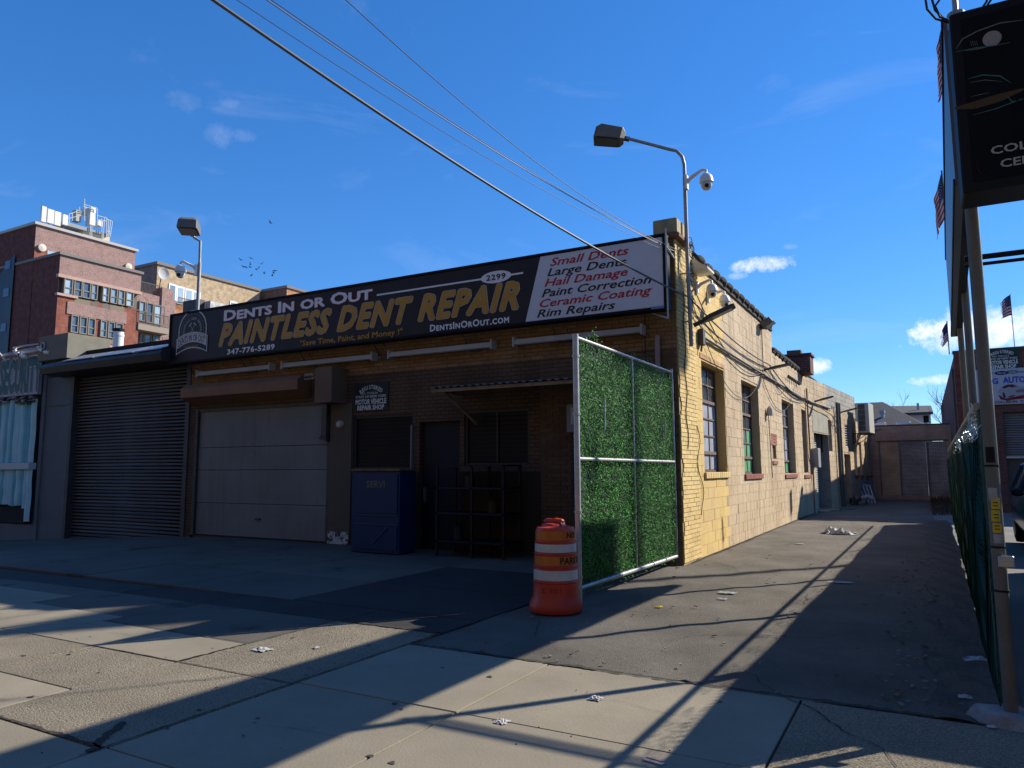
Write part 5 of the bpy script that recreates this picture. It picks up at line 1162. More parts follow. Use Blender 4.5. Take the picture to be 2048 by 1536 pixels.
# ================================================================ CARS BEHIND THE FENCE
def car(label, x, y, paint, missing=True):
    t = thing('parked_car', label, 'car', (x, y, 0)); w = .92
    cab = M('car_glass', (.03, .045, .065), rough=.06, spec=.7, fine=0); gap = M('car_gap', (.01, .01, .011), rough=.8)
    prof = [(-2.1, .42, .80), (-2.05, .72, .86), (-1.95, .90, .9), (-.95, 1.03, .92), (-.9, 1.03, .92)]  # y, z, half-width
    b = MB()  # lower body
    secs = [(-2.12, .42, .80, .70), (-1.95, .38, .93, .84), (-1.0, .34, 1.05, .92), (0, .32, 1.07, .93), (1.4, .34, 1.08, .93), (2.1, .4, 1.03, .86), (2.25, .5, .9, .8)]
    rings = []
    for yy, zb_, zt_, hw in secs: rings.append([(x+a_*hw*k, y+yy, z_) for a_, k, z_ in ((-1, .92, zb_), (-1, 1, zb_+.15), (-1, 1, zt_-.2), (-1, .9, zt_-.04), (-1, .55, zt_), (1, .55, zt_), (1, .9, zt_-.04), (1, 1, zt_-.2), (1, 1, zb_+.15), (1, .92, zb_))])
    b.loft(rings); smooth_by_angle(b.build('body', paint, t), 45)
    b = MB(); b.loft([[(x+sx*.80, y-1.0, 1.02), (x+.80, y-1.0, 1.02), (x+.64, y-.25, 1.62), (x-.64, y-.25, 1.62)] if 0 else [(x-.82, y-1.05, 1.03), (x+.82, y-1.05, 1.03), (x+.86, y+1.9, 1.05), (x-.86, y+1.9, 1.05)], [(x-.66, y-.3, 1.60), (x+.66, y-.3, 1.60), (x+.66, y+1.5, 1.62), (x-.66, y+1.5, 1.62)]]) if 0 else b.loft([[(x-.82, y-1.05, 1.03), (x+.82, y-1.05, 1.03), (x+.86, y+1.9, 1.05), (x-.86, y+1.9, 1.05)], [(x-.66, y-.3, 1.60), (x+.66, y-.3, 1.60), (x+.66, y+1.5, 1.62), (x-.66, y+1.5, 1.62)]]); b.build('glasshouse', cab, t)
    b = MB(); b.loft([[(x-.67, y-.32, 1.60), (x+.67, y-.32, 1.60), (x+.67, y+1.52, 1.62), (x-.67, y+1.52, 1.62)], [(x-.6, y-.2, 1.68), (x+.6, y-.2, 1.68), (x+.6, y+1.4, 1.69), (x-.6, y+1.4, 1.69)]])
    for s_ in (-1, 1): b.tube([(x+s_*.83, y-1.07, 1.02), (x+s_*.675, y-.3, 1.60)], .03, 6); b.tube([(x+s_*.67, y+1.5, 1.6), (x+s_*.87, y+1.92, 1.04)], .04, 6); b.tube([(x+s_*.68, y+.5, 1.6), (x+s_*.86, y+.5, 1.04)], .035, 6)
    b.build('roof', paint, t)
    b = MB(); b.bbox(x-.68, x+.68, y-2.18, y-2.08, .50, .78, .01); b.build('grille', gap, t)
    if missing:
        b = MB(); b.bbox(x-.66, x+.66, y-2.26, y-2.185, .44, .56, .01)
        b.build('bumper_beam', M('beam_white', (.45, .45, .43)), t)
    else:
        b = MB(); b.bbox(x-.85, x+.85, y-2.28, y-2.1, .3, .58, .04); b.build('bumper', paint, t)
    for s_ in (-1, 1):
        b = MB(); b.bbox(x+s_*.76-.14, x+s_*.76+.14, y-2.15, y-2.02, .66, .80, .03); b.build('headlight', M('headlight', (.4, .42, .45), rough=.1), t)
        b = MB(); b.bbox(x+s_*1.0-.09, x+s_*1.0+.09, y-.85, y-.72, 1.02, 1.16, .03); b.tube([(x+s_*.84, y-.78, 1.04), (x+s_*.93, y-.78, 1.06)], .02, 6); b.build('mirror', black, t)
        for yy in (-1.35, 1.4):
            b = MB(); b.lathe([(.0, -.11), (.26, -.11), (.34, -.09), (.35, 0), (.34, .09), (.26, .11), (0, .11)], (x+s_*.80, y+yy, .35), 24, 'x'); wh = b.build('wheel', M('tyre', (.02, .02, .02), rough=.9), t)
            b = MB(); b.lathe([(0, -.125), (.2, -.118), (.23, -.10), (.23, .10), (.2, .118), (0, .125)], (x+s_*.80, y+yy, .35), 16, 'x'); b.build('rim', steel, wh)
    return t
car('blue car with its front bumper missing parked behind the alley fence', 5.95, 5.4, M('paint_blue', (.02, .055, .12), rough=.2, spec=.6, fine=0))
car('silver car at the right edge parked in front of the blue car', 5.95, .2, M('paint_silver', (.35, .34, .32), rough=.25, metal=.3, fine=0), False)

t = thing('shade_van', 'unseen white panel van added to shade the pavement by the sign pole', 'van', (5.85, -3.6, 0))  # out of view, added so its shadow covers the lower right pavement
vp2 = M('van_white', (.6, .6, .58), rough=.35)
b = MB(); secs = [(-7.1, .5, 1.1, .9), (-7.0, .35, 1.6, .97), (-5.1, .3, 1.35, 1.0), (-4.5, .3, 2.2, .98), (-4.2, .3, 2.36, .96), (-1.2, .3, 2.40, .98), (-1.1, .45, 2.3, .95)]
b.loft([[(5.85+a_*hw*k, yy, z_) for a_, k, z_ in ((-1, .95, zb_), (-1, 1, zb_+.2), (-1, 1, zt_*.6), (-1, .92, zt_-.06), (-1, .7, zt_), (1, .7, zt_), (1, .92, zt_-.06), (1, 1, zt_*.6), (1, 1, zb_+.2), (1, .95, zb_))] for yy, zb_, zt_, hw in secs]); smooth_by_angle(b.build('body', vp2, t), 40)
b = MB(); b.prism([(5.1, -5.06, 1.42), (6.6, -5.06, 1.42), (6.5, -4.56, 2.1), (5.2, -4.56, 2.1)], (0, -.02, .02)); b.build('windscreen', glass_dark, t)
for s_ in (-1, 1):
    for yy in (-5.7, -2.0):
        b = MB(); b.lathe([(.0, -.12), (.28, -.12), (.36, -.09), (.36, .09), (.28, .12), (0, .12)], (5.85+s_*.88, yy, .36), 20, 'x'); b.build('wheel', M('tyre', (.02, .02, .02), rough=.9), t)
# ================================================================ END OF THE ALLEY
YE = 28.7
eb = thing('alley_end_building', 'low brown brick building closing the alley with three large sliding panels', 'building', (2.8, YE, 0))
eb_m = BR('end_brick', (.60, .35, .23), (.50, .28, .19), (.4, .3, .24), 'x', .2, .07)
def eu(px, py): p = on_front(px, py, YE); return p.x, p.z
l, zt = eu(1752, 853); dl, dt = eu(1757, 884); d1, _ = eu(1797, 884); d2, _ = eu(1852, 884); dr, dt2 = eu(1892, 882); zb = eu(1850, 992)[1]
b = MB(); wall_cells(b, -3, 9, -1, zt, [(dl, dr, zb, dt)], YE, YE+.3, lambda u, d, z: (u, d, z)); b.box(-3, 9, YE+.3, YE+9, zt-.3, zt-.2); b.build('wall', eb_m, eb)
b = MB(); b.box(-3, 9, YE-.03, YE+.33, zt+.001, zt+.06); b.build('coping', steel_dark, eb)
for k, (x0, x1, mt) in enumerate(((dl, d1, BR('panel_tan', (.66, .42, .25), (.58, .36, .22), (.45, .34, .25), 'x', .2, .07)), (d1, d2, BR('panel_greybrick', (.58, .52, .47), (.46, .41, .38), (.18, .15, .14), 'x', .18, .065, bump=1)), (d2, dr, BR('panel_greybrick', (.56, .50, .45), (.44, .40, .37), (.18, .15, .14), 'x', .18, .065, bump=1)))):
    b = MB(); b.box(x0+.03, x1-.03, YE+.06, YE+.12, zb, dt-.02); b.build('door_panel', mt, eb)
    b = MB(); b.box(x0-.02, x0+.04, YE-.01, YE+.1, zb, dt); b.build('door_post', M('post_tan', (.2, .17, .14)), eb)
b = MB(); b.box(dl-.1, dr+.1, YE-.02, YE+.0, dt, dt+.06); b.build('door_head', steel_dark, eb)
b = MB(); b.box(dl-.2, dr+.2, YE-.5, YE+.1, -.3, .04); b.build('step', concrete, eb)
for px, pyy, lab in ((1757, 850, 'left one of two small white box vents on the alley end roof'), (1807, 849, 'right one of two small white box vents on the alley end roof')):
    p = on_front(px, pyy, YE+3); b = MB(); b.bbox(p.x-.35, p.x+.35, YE+3, YE+3.4, p.z-.12, p.z+.14, .04); b.box(p.x-.05, p.x+.05, YE+3.1, YE+3.2, zt-.25, p.z-.1); tag(b.build('roof_vent', white_plastic), lab, 'roof vent', 'white vents on the alley end roof')
# houses behind
roofm = M('asphalt_shingle', (.045, .046, .052), (.065, .066, .07), ns=1.2, rough=.9, bump=1, bs=20, fine=.3, fs=12)
def fp(px, py, y): p = on_front(px, py, y); return (p.x, y, p.z)
hs = thing('hip_roof_house', 'large dark shingled hip roof rising behind the end of the alley', 'house', on_front(1790, 950, 48))
b = MB(); R0 = fp(1700, 808, 52); R1 = fp(1766, 804, 52); E0 = fp(1690, 858, 46); E1 = fp(1865, 858, 46); E2 = (E1[0]+1, 58, E1[2]); E3 = (E0[0]-14, 58, E0[2]); R0 = (R0[0]-12, 52, R1[2]); E0 = (E0[0]-14, 46, E0[2])
for f in ((E0, E1, R1, R0), (E1, E2, R1), (E2, E3, R0, R1), (E3, E0, R0)): b.poly(f)
b.prism([E0, E1, E2, E3], (0, 0, -.15)); b.build('roof', roofm, hs)
b = MB(); b.box(E0[0]+.5, E1[0]-.5, 46.5, 57.5, -.5, E0[2]-.15); b.build('walls', M('siding_grey', (.3, .3, .3)), hs)
p = fp(1765, 832, 48.6); b = MB(); b.tube([(p[0], 48.6, p[2]-.6), (p[0], 48.6, p[2]+.35)], .14, 8); b.tube([(p[0], 48.6, p[2]+.2), (p[0], 48.6, p[2]+.4)], .2, 8); b.build('vent_stack', M('galv', (.4, .42, .42)), hs)
p = fp(1853, 850, 46.8); b = MB(); b.tube([(p[0], 46.8, p[2]-.3), (p[0], 46.8, p[2]+.15)], .12, 8); b.build('vent_stack', M('galv', (.4, .42, .42)), hs)
hs = thing('gabled_house', 'white-sided house with dark roof peeking out right of the hip roof', 'house', on_front(1830, 950, 62))
b = MB(); a = fp(1780, 812, 66); c = fp(1862, 811, 66); d = fp(1866, 823, 61); e = fp(1776, 827, 61); b.prism([e, d, c, a], (0, 0, -.25)); b.build('roof', roofm, hs)
b = MB(); a = fp(1815, 826, 62); c = fp(1861, 826, 62); b.box(a[0], c[0], 62, 68, 0, a[2]-.1); b.build('walls', M('siding_white', (.55, .57, .6)), hs)
b = MB(); p = fp(1836, 815, 63); b.tube([(p[0], 63, p[2]-.4), (p[0], 63, p[2]+.4)], .1, 6); b.build('vent_stack', M('galv', (.4, .42, .42)), hs)
b = MB(); p = fp(1855, 838, 61.9); b.box(p[0]-.3, p[0]+.1, 61.95, 62.02, p[2]-.3, p[2]+.3); b.build('window', glass_dark, hs)
# bare trees
bark = M('bark', (.10, .085, .07), (.16, .14, .12), ns=6)
def bare_tree(label, base, h, seed, spread=.5):
    t = thing('bare_tree', label, 'tree', base); rn = random.Random(seed); tr = MB(); tw = MB()
    def grow(p, d, L_, r, lvl):
        pts = [p]; q = p
        for i in range(4): d = (d+Vector((rn.uniform(-1, 1), rn.uniform(-1, 1), rn.uniform(-.2, .5)))*.14).normalized(); q = q+d*L_/4; pts.append(q)
        (tr if lvl < 2 else tw).tube(pts, r, 5 if lvl < 2 else 3, False, [1, .9, .8, .7, .55])
        if lvl >= 5: return
        for k in range(3 if lvl else 4):
            i = rn.choice((2, 3, 4)); nd = (d+Vector((rn.uniform(-1, 1), rn.uniform(-1, 1), rn.uniform(-.1, .8)))*spread*1.5).normalized(); grow(pts[i], nd, L_*rn.uniform(.55, .8), r*.58, lvl+1)
    grow(Vector(base), Vector((0, 0, 1)), h*.38, h*.016, 0); tr.build('trunk', bark, t); tw.build('twigs', bark, t, kind='stuff')
p = on_front(1900, 950, 40); bare_tree('bare winter tree behind the alley end wall beside the red brick shop', (p.x+.3, 40, 0), 7.2, 4, .6)
p = on_front(1790, 950, 80); bare_tree('small bare tree top showing over the ridge of the hip roof', (p.x, 80, 0), 10.2, 6, .35)
b = MB(); rnd = random.Random(2)
for k in range(500):
    g = Vector((rnd.uniform(3.6, 4.4), rnd.uniform(16, 27), 0)); a_ = rnd.uniform(0, 6.28); L_ = rnd.uniform(.1, .45); q = g+Vector((math.cos(a_)*L_*.5, math.sin(a_)*L_*.5, L_)); b.poly([g, g+Vector((.03, 0, 0)), q])
tag(b.build('dry_weeds', M('weeds', (.05, .045, .03)), kind='stuff'), 'dark dry weeds along the foot of the wall at the right of the alley end', 'weeds')

# ================================================================ NEIGHBOUR WITH ROLLER SHUTTER
nb = thing('shutter_garage', 'dark neighbouring garage bay with a wide grey roll-down shutter', 'garage', (-15, 0, 0))
nslat = unit_mesh('slat', M('nslat', (.085, .088, .095), (.062, .066, .074), ns=1.3, rough=.55, var=.12, fine=.08), .28)
z = -.27; k = 0
while z < 4.2: inst('slat', nslat, nb, (-14.93, .12+.006*math.sin(k*1.7), z), (5.02, .05, .083), (R(random.uniform(-7, 7)), random.uniform(-.0022, .0022), 0)); z += .09; k += 1
b = MB(); b.box(-17.45, -12.42, .17, .2, -.4, 4.3); b.build('shutter_back', black_matt, nb)
b = MB(); b.box(-17.52, -17.38, -.04, .2, -.4, 4.25); b.build('guide_rail', steel_dark, nb)
b = MB(); b.box(-12.50, -12.36, -.04, .2, -.3, 4.25); b.build('guide_rail', steel_dark, nb)
b = MB(); b.box(-17.40, -12.45, .03, .14, -.36, -.29); b.build('bottom_bar', rust, nb)
b = MB(); b.prism([(-18.0, .2, 4.2), (-18.0, -.62, 4.25), (-18.0, -.68, 4.42), (-18.0, -.60, 4.52), (-18.0, .3, 4.9)], (5.3, 0, 0)); b.build('shutter_hood', M('hood_dark', (.035, .035, .036), (.06, .055, .05), ns=3, rough=.45, metal=.2, streak=.3), nb)
for x0, x1 in ((-17.0, -15.6), (-15.5, -13.9), (-13.8, -12.75)):
    b = MB(); b.prism([(x0, -.62, 4.535), (x1, -.62, 4.535), (x1, -.05, 4.765), (x0, -.05, 4.765)], (0, 0, .02)); b.build('flashing_strip', M('flashing_blue', (.32, .36, .44), (.2, .22, .26), ns=6, rough=.35, metal=.3), nb)
b = MB(); b.box(-18.2, -12.45, .3, 14, 4.6, 4.86); b.box(-18.0, -12.5, .21, .3, 4.2, 4.98); b.build('roof', black_matt, nb)
b = MB(); a = on_front(165, 703, .5); b.prism([(-17.6, .32, 4.92), (-12.5, .32, 4.9), (-12.5, 3.5, 5.7), (-17.6, 3.5, 5.5)], (0, 0, .06)); b.build('roof_slope', M('roof_brown', (.17, .12, .11), (.12, .09, .085), ns=2), nb)
# pier between
b = MB(); b.box(-18.75, -17.53, -.02, .4, -.6, 4.25); b.box(-18.75, -17.53, -.045, -.021, 3.42, 3.46); b.build('pier', M('pier_slate', (.11, .135, .16), (.085, .11, .135), ns=1.5, rough=.6), nb)
b = MB(); p = on_front(110, 712, -.3); q = on_front(166, 683, -.3); b.bbox(-18.75, -17.3, -.35, .9, 4.7, 5.42, .01); b.build('parapet_block', M('block_khaki', (.22, .21, .17), (.17, .165, .13), ns=3), nb)
vp_ = on_front(236, 690, 6); tagp = thing('roof_flue', 'white metal flue pipe with black cap above the shutter hood', 'flue', (vp_.x, 6, 5))
b = MB(); b.tube([(vp_.x, 6, 5), (vp_.x, 6, on_front(236, 664, 6).z)], .2, 16); b.tube([(vp_.x, 6, on_front(236, 673, 6).z), (vp_.x, 6, on_front(236, 670, 6).z)], .22, 16); smooth_by_angle(b.build('pipe', white_plastic, tagp), 50)
b = MB(); b.tube([(vp_.x, 6, on_front(236, 664, 6).z+.005), (vp_.x, 6, on_front(236, 658, 6).z)], .22, 16); b.build('cap', black, tagp)
# ================================================================ SECURITY SHOP AT THE LEFT EDGE
ss = thing('security_shop', 'pale blue rendered shopfront at the left edge with a folded cyan shutter cover', 'shop', (-21, 0, 0))
rend = M('render_blue_grey', (.15, .18, .20), (.11, .135, .155), ns=1.2, rough=.8, bump=.5, bs=20)
b = MB(); wall_cells(b, -34, -18.76, -1.6, 5.2, [(-30, -18.92, .02, 5.0)], -.06, .4, lambda u, d, z: (u, d, z)); b.box(-34, -18.76, .41, 12, 4.6, 4.8); b.build('wall', rend, ss)
b = MB(); rnd = random.Random(14)
b.grid(lambda u, v: (-34+u*15.3, -.5+.44*v-.0, -1.45+v*.9+.05*math.sin(u*40+v*3)+.03*math.sin(u*90)), 90, 3); b.build('rough_plinth', M('plinth_teal', (.05, .085, .105), (.10, .14, .16), ns=5, bump=2, bs=14), ss)
b = MB(); b.box(-30, -18.92, .1, .14, .0, 5.0); b.build('back_panel', M('panel_slate', (.1, .14, .17)), ss)
bs_ = thing('security_sign', 'weathered sign board reading Security in dark teal letters', 'sign', (-21, -.15, 4.2))
def zr(px, py, y=-.15): return on_front(px, py, y)
b = MB(); b.bbox(-30, -18.93, -.2, -.08, 3.78, 5.13, .01); b.build('panel', M('secpanel', (.42, .44, .50), (.32, .34, .40), ns=1.2), bs_)
b = MB(); b.box(-30, -18.95, -.206, -.201, 4.55, 5.05); b.build('upper_band', M('secband', (.26, .15, .13), (.21, .13, .115), ns=2), bs_)
sL, sR = zr(6, 735).x, zr(88, 725).x; SB = 3.93
for off, mt, lf in ((.095, M('sec_white', (.6, .63, .66)), .004), (.065, M('sec_teal', (.005, .07, .075), rough=.5), .008)):
    b = MB(); lettering(b, 'SECURITY', sL, sR, SB, .90, front_P(-.2), lift=lf+.004, ext=.001, offset=off, fit=.05); b.build('lettering', mt, bs_)
b = MB(); rnd = random.Random(4)
for k in range(70):
    x = -23+rnd.random()*4.0; b.cm = k % 2; b.obox((x, -.24, 3.62+rnd.uniform(-.09, .12)), (rnd.uniform(.05, .2), 0, rnd.uniform(-.02, .04)), (0, .03, 0), (0, 0, rnd.uniform(.01, .03)))
b.build('torn_edge', [M('torn_brown', (.13, .10, .095)), M('torn_grey', (.27, .28, .3))], bs_, kind='stuff')
cy1 = M('cyan_fabric', (.30, .66, .72), (.52, .74, .78), ns=2.5, rough=.6, streak=.2); cy2 = M('cyan_fabric_dark', (.12, .42, .52), (.2, .5, .58), ns=2.5, rough=.6, streak=.3)
x = -18.98; k = 0
while x > -24.5:
    w = rnd.uniform(.14, .26); zt_ = 3.66+rnd.uniform(-.03, .03); zb_ = .55+rnd.uniform(-.08, .05) if k else .12; ph = rnd.random()*6
    for (za, zb2) in ((zt_, 1.80), (1.60, zb_)):
        b = MB(); b.grid(lambda u, v: (x-w*u*.96+.006*math.sin(v*5+ph), -.14-.08*math.sin(u*math.pi)+.01*math.sin(v*9+ph), za+(zb2-za)*v), 6, 12); b.build('strip', cy1 if rnd.random() < .6 else cy2, ss).data.shade_smooth()
    x -= w*.92; k += 1
b = MB(); b.bbox(-30, -18.98, -.27, -.05, 1.60, 1.79, .01); b.build('mid_rail', M('rail_pale', (.55, .62, .62)), ss)
b = MB(); b.box(-30, -19.3, -.12, -.02, .05, .52); b.build('dark_gap', black_matt, ss)
# curved chrome lamp brackets above the sign
gl_ = thing('curved_sign_lamp', 'pair of curved white and chrome lamp arms on top of the security sign', 'sign lamp', (-20.5, -.3, 5.13))
for (x0, y0), pts in (((0, 0), [(52, 714), (42, 711), (33, 706), (29, 700), (30, 695)]), ((0, 0), [(98, 706), (89, 704), (81, 699), (77, 693), (78, 688)])):
    P = [zr(a_, c_, -.35) for a_, c_ in pts]; b = MB(); b.tube(P, .055, 8); smooth_by_angle(b.build('arm', white_plastic, gl_), 60)
    b = MB(); b.tube([P[3], P[3].lerp(P[4], .5)], .058, 8); b.tube([P[1], P[1].lerp(P[2], .3)], .058, 8); b.build('arm_band', black, gl_)
for pts in ([(30, 695), (45, 692), (62, 690), (78, 688)], [(34, 703), (50, 699), (66, 697), (80, 696)]):
    b = MB(); b.tube([zr(a_, c_, -.38) for a_, c_ in pts], .024, 6); b.build('chrome_rod', steel, gl_)
p = zr(86, 692, -.38); b = MB(); b.tube([p+Vector((.10*math.cos(i*.63), 0, .10*math.sin(i*.63))) for i in range(11)], .024, 6, False); b.build('end_ring', steel, gl_)
cable('pale rod leaning up from the security sign at the left edge', [zr(-4, 704, -.3), zr(12, 722, -.3)], .03, M('rod_cream', (.6, .55, .4)), 6, 'rod', 'leaning_rod')

# ================================================================ APARTMENT BLOCKS FAR LEFT
XA = -90.0
def sa(px, py, X=XA): p = on_side(px, py, X); return p.y, p.z
ap = thing('brick_apartment_building', 'stepped red brick apartment building with antennas on its roof at the far left', 'building', (XA-8, 45, 0))
kL = dict(w=.25, h=.09)
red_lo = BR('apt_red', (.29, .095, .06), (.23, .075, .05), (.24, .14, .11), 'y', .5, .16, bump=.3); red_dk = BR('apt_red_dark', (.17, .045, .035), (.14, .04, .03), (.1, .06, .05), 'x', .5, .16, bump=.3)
worn = BR('apt_worn', (.30, .17, .145), (.25, .14, .125), (.30, .22, .19), 'y', .5, .16, bump=.3, c3=(.36, .26, .23))
stone = M('apt_band', (.50, .33, .27), (.42, .28, .23), ns=.6)
yl, zl_ = sa(121, 509); yr, _ = sa(283, 548); zlo = -1
y0b, zb1 = sa(119, 551); _, zb2 = sa(115, 587)      # ribbon one
zb1b = sa(117, 553)[1]
b = MB(); b.box(XA-18, XA, yl, yr, zlo, zb2); b.build('brick_body', [red_lo], ap)
b = MB(); b.box(XA-18, XA, yl, yr, zb1b, zl_); b.build('parapet_wall', worn, ap)
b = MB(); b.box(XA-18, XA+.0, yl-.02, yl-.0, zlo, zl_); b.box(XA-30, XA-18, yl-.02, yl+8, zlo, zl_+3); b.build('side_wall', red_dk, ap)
b = MB(); b.box(XA-18, XA+.25, yl-.2, yr+.2, zl_, zl_+.35); b.build('coping', M('apt_coping', (.2, .18, .17)), ap)
b = MB(); b.box(XA-.3, XA+.25, yl-.2, yr+.1, zb1b-.05, zb1b+.35); b.box(XA-.3, XA+.25, yl-.2, yl+2.4, zb2-.2, zb2+.1); b.build('stone_band', stone, ap)
b = MB(); b.box(XA-17, XA-.6, yl+.05, yr-.05, zb2, zb1b); b.build('ribbon_core', M('apt_panel', (.16, .15, .13), (.12, .115, .10), ns=.4), ap)
frm = M('apt_frame', (.25, .225, .18)); gA = M('apt_glass_blue', (.12, .20, .28), (.26, .36, .44), ns=.35, rough=.12, spec=.7); gB = M('apt_glass_pale', (.30, .42, .50), (.40, .50, .56), ns=.5, rough=.15, spec=.6); gC = M('apt_glass_dark', (.05, .08, .12), (.12, .17, .22), ns=.4, rough=.1, spec=.7); pnl = M('apt_spandrel', (.20, .175, .12)); pnd = M('apt_panel', (.16, .15, .13))
def zoomA(x, y): return x*.234375, 360+y*.234375
def win(parent, x0, x1, yt, yb, mt, X=XA, sill=None, name='window', ref=None):
    """window whose left edge runs from zoomed (x0,yt) to (x0,yb)"""
    a = sa(*zoomA(x0, yt), X); c = sa(*zoomA(x0, yb), X); e = sa(*zoomA(x1, yt), X)
    f = MB(); w = .11; y0, y1, z1, z0 = a[0], e[0], a[1], c[1]
    f.box(X-.35, X+.22, y0, y0+w, z0, z1); f.box(X-.35, X+.22, y1-w, y1, z0, z1); f.box(X-.35, X+.22, y0+w, y1-w, z0, z0+w); f.box(X-.35, X+.22, y0+w, y1-w, z1-w, z1); zm = z0+(z1-z0)*.42; f.box(X+.07, X+.16, y0+w, y1-w, zm-.06, zm+.06)
    o = f.build(name, frm, parent); q = MB(); q.box(X+.02, X+.06, y0+w, y1-w, z0+w, z1-w); q.build('pane', mt, o); return y0, y1, z0, z1
# upper ribbon: left edge px in zoomed units and tops following the perspective
def tl(x, a, bb): return a+bb*(x-545)
for x0, x1, mt in ((545, 620, gB), (630, 700, gC), (704, 772, gC), (778, 832, gA), (874, 928, gB), (940, 1000, gA), (1008, 1062, gA), (1074, 1138, gB)):
    win(ap, x0, x1, tl(x0, 830, .215), tl(x0, 975, .19), mt)
for x0, x1, mt in ((630, 772, pnl), (778, 832, pnd), (874, 928, pnd), (940, 1062, pnl)):
    a = sa(*zoomA(x0, tl(x0, 985, .185))); c = sa(*zoomA(x0, tl(x0, 1050, .175))); e = sa(*zoomA(x1, 0)) ; b = MB(); y1 = sa(*zoomA(x1, tl(x1, 985, .185)))[0]; b.box(XA-.2, XA+.01, a[0], y1, c[1], a[1]); b.build('spandrel', mt, ap)
for x0, x1, mt in ((605, 668, gC), (678, 742, gC), (750, 812, gC), (855, 908, gA), (920, 975, gC), (985, 1048, gC)):
    win(ap, x0, x1, 1150+.18*(x0-605), 1300+.15*(x0-605), mt)
for x0, x1, mt in ((600, 742, pnl), (750, 806, pnd), (855, 908, pnd), (918, 1046, pnl)):
    a = sa(*zoomA(x0, 1308+.15*(x0-605))); c = sa(*zoomA(x0, 1350+.14*(x0-605))); y1 = sa(*zoomA(x1, 1308+.15*(x1-605)))[0]; b = MB(); b.box(XA-.2, XA+.03, a[0], y1, c[1], a[1]); b.build('spandrel', mt, ap)
a = sa(*zoomA(600, 1040)); c = sa(*zoomA(600, 1145)); y1 = sa(*zoomA(1080, 1130))[0]; b = MB(); b.box(XA-.1, XA+.12, a[0]-.4, y1, c[1], a[1]); b.build('worn_panel', worn, ap)
a = sa(*zoomA(590, 1360)); y1 = sa(*zoomA(1050, 1420))[0]; b = MB(); b.box(XA, XA+.25, a[0], y1, a[1]-.5, a[1]); b.build('stone_band', stone, ap)
# upper set-back block
yf = sa(121, 509)[0]; pU = on_front(72.7, 449, yf); XU = pU.x
XU = XA-6; yu, zu = sa(72.7, 449, XU); yu2, _ = sa(270.7, 505, XU); zlow = zl_-3
b = MB(); b.box(XU-14, XU, yu, yu2, zlow, zu); b.build('upper_block', worn, ap)
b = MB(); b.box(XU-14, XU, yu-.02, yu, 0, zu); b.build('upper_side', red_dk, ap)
b = MB(); b.box(XU-14, XU+.3, yu-.3, yu2+.3, zu, zu+.35); b.build('coping', M('apt_coping_pale', (.45, .42, .4)), ap)
a = sa(68, 495, XU); b = MB(); c = sa(95, 520, XU); b.box(XU, XU+.03, yu, c[0], zlow, a[1]); b.build('red_patch', red_lo, ap)
a = sa(95, 501, XU); c = sa(95, 512, XU); e = sa(116, 505, XU); b = MB(); b.box(XU, XU+.05, a[0], e[0], c[1], a[1]); b.build('window', gB, ap)
for px, pyy in ((86, 495), (259, 533)):
    a = sa(px, pyy, XU+.4); b = MB(); b.lathe([(0, 0), (.5, 0), (.5, .25), (0, .35)], (XU+.05, a[0], a[1]), 16, 'x'); b.build('round_light', M('disc_cream', (.6, .55, .46)), ap)
# stair tower / glass strip at the very left
b = MB(); p = on_front(40, 470, yl-4); b.box(XU-26, XU-14, yu-2, yu+8, 0, zu-1.5); b.build('dark_wing', M('wing_dark', (.05, .035, .033)), ap)
g_ = MB(); p0 = on_front(-8, 560, yl-.3); p1 = on_front(26, 560, yl-.3); t0 = on_front(4, 520, yl-.3).z; t1 = on_front(26, 508, yl-.3).z
g_.poly([(p0.x-2, yl-.3, 5), (p1.x, yl-.3, 5), (p1.x, yl-.3, t1), (p0.x-2, yl-.3, t0-4)]); g_.build('glass_strip', M('curtain_glass', (.025, .035, .055), (.04, .055, .08), ns=.3, rough=.5, spec=.3), ap)
for x0, x1, yt, yb in ((11, 20, 523, 537), (7, 17, 578, 592), (2, 11, 648, 662)):
    a = on_front(x0, yt, yl-.34); c = on_front(x1, yb, yl-.34); b = MB(); b.box(a.x, c.x, yl-.36, yl-.33, c.z, a.z); b.build('pane', M('pane_blue', (.09, .14, .22), rough=.4), ap)
# balcony wing right of the block
ya, yb_ = sa(283, 600)[0]+.1, sa(345, 600)[0]; zt = sa(284, 586)[1]; XB = XA-1.5
b = MB(); b.box(XB-14, XB, ya-.1, sa(352, 585, XB)[0], -1, sa(284, 585, XB)[1]); b.build('balcony_wing', worn, ap)
b = MB(); b.box(XB-14, XB+.2, sa(323, 580, XB)[0], sa(346, 580, XB)[0], -1, sa(325, 575, XB)[1]); b.build('chimney_wing', worn, ap)
for x0, x1, yt, yb2, mt in ((1185, 1240, 1030, 1200, gA), (1246, 1305, 1045, 1215, gC), (1312, 1405, 1062, 1230, gB), (1190, 1225, 1310, 1390, gC), (1228, 1290, 1315, 1390, gA), (1300, 1390, 1325, 1390, gC)): win(ap, x0, x1, yt, yb2, mt, XB+.02)
def railing(x0, y0t, y0b, x1, y1t, X, n, nm='balcony_railing'):
    a = sa(*zoomA(x0, y0t), X); c = sa(*zoomA(x0, y0b), X); e = sa(*zoomA(x1, y1t), X); b = MB(); b.tube([(X, a[0], a[1]), (X, e[0], a[1])], .07, 4); b.tube([(X, a[0], c[1]), (X, e[0], c[1])], .07, 4)
    for i in range(n+1): y = a[0]+(e[0]-a[0])*i/n; b.tube([(X, y, c[1]), (X, y, a[1])], .035, 3)
    b.build(nm, M('rail_dark', (.12, .11, .1)), ap)
railing(1180, 1115, 1215, 1440, 1165, XB+1.6, 22); railing(1198, 865, 955, 1375, 915, XB-.6, 16)
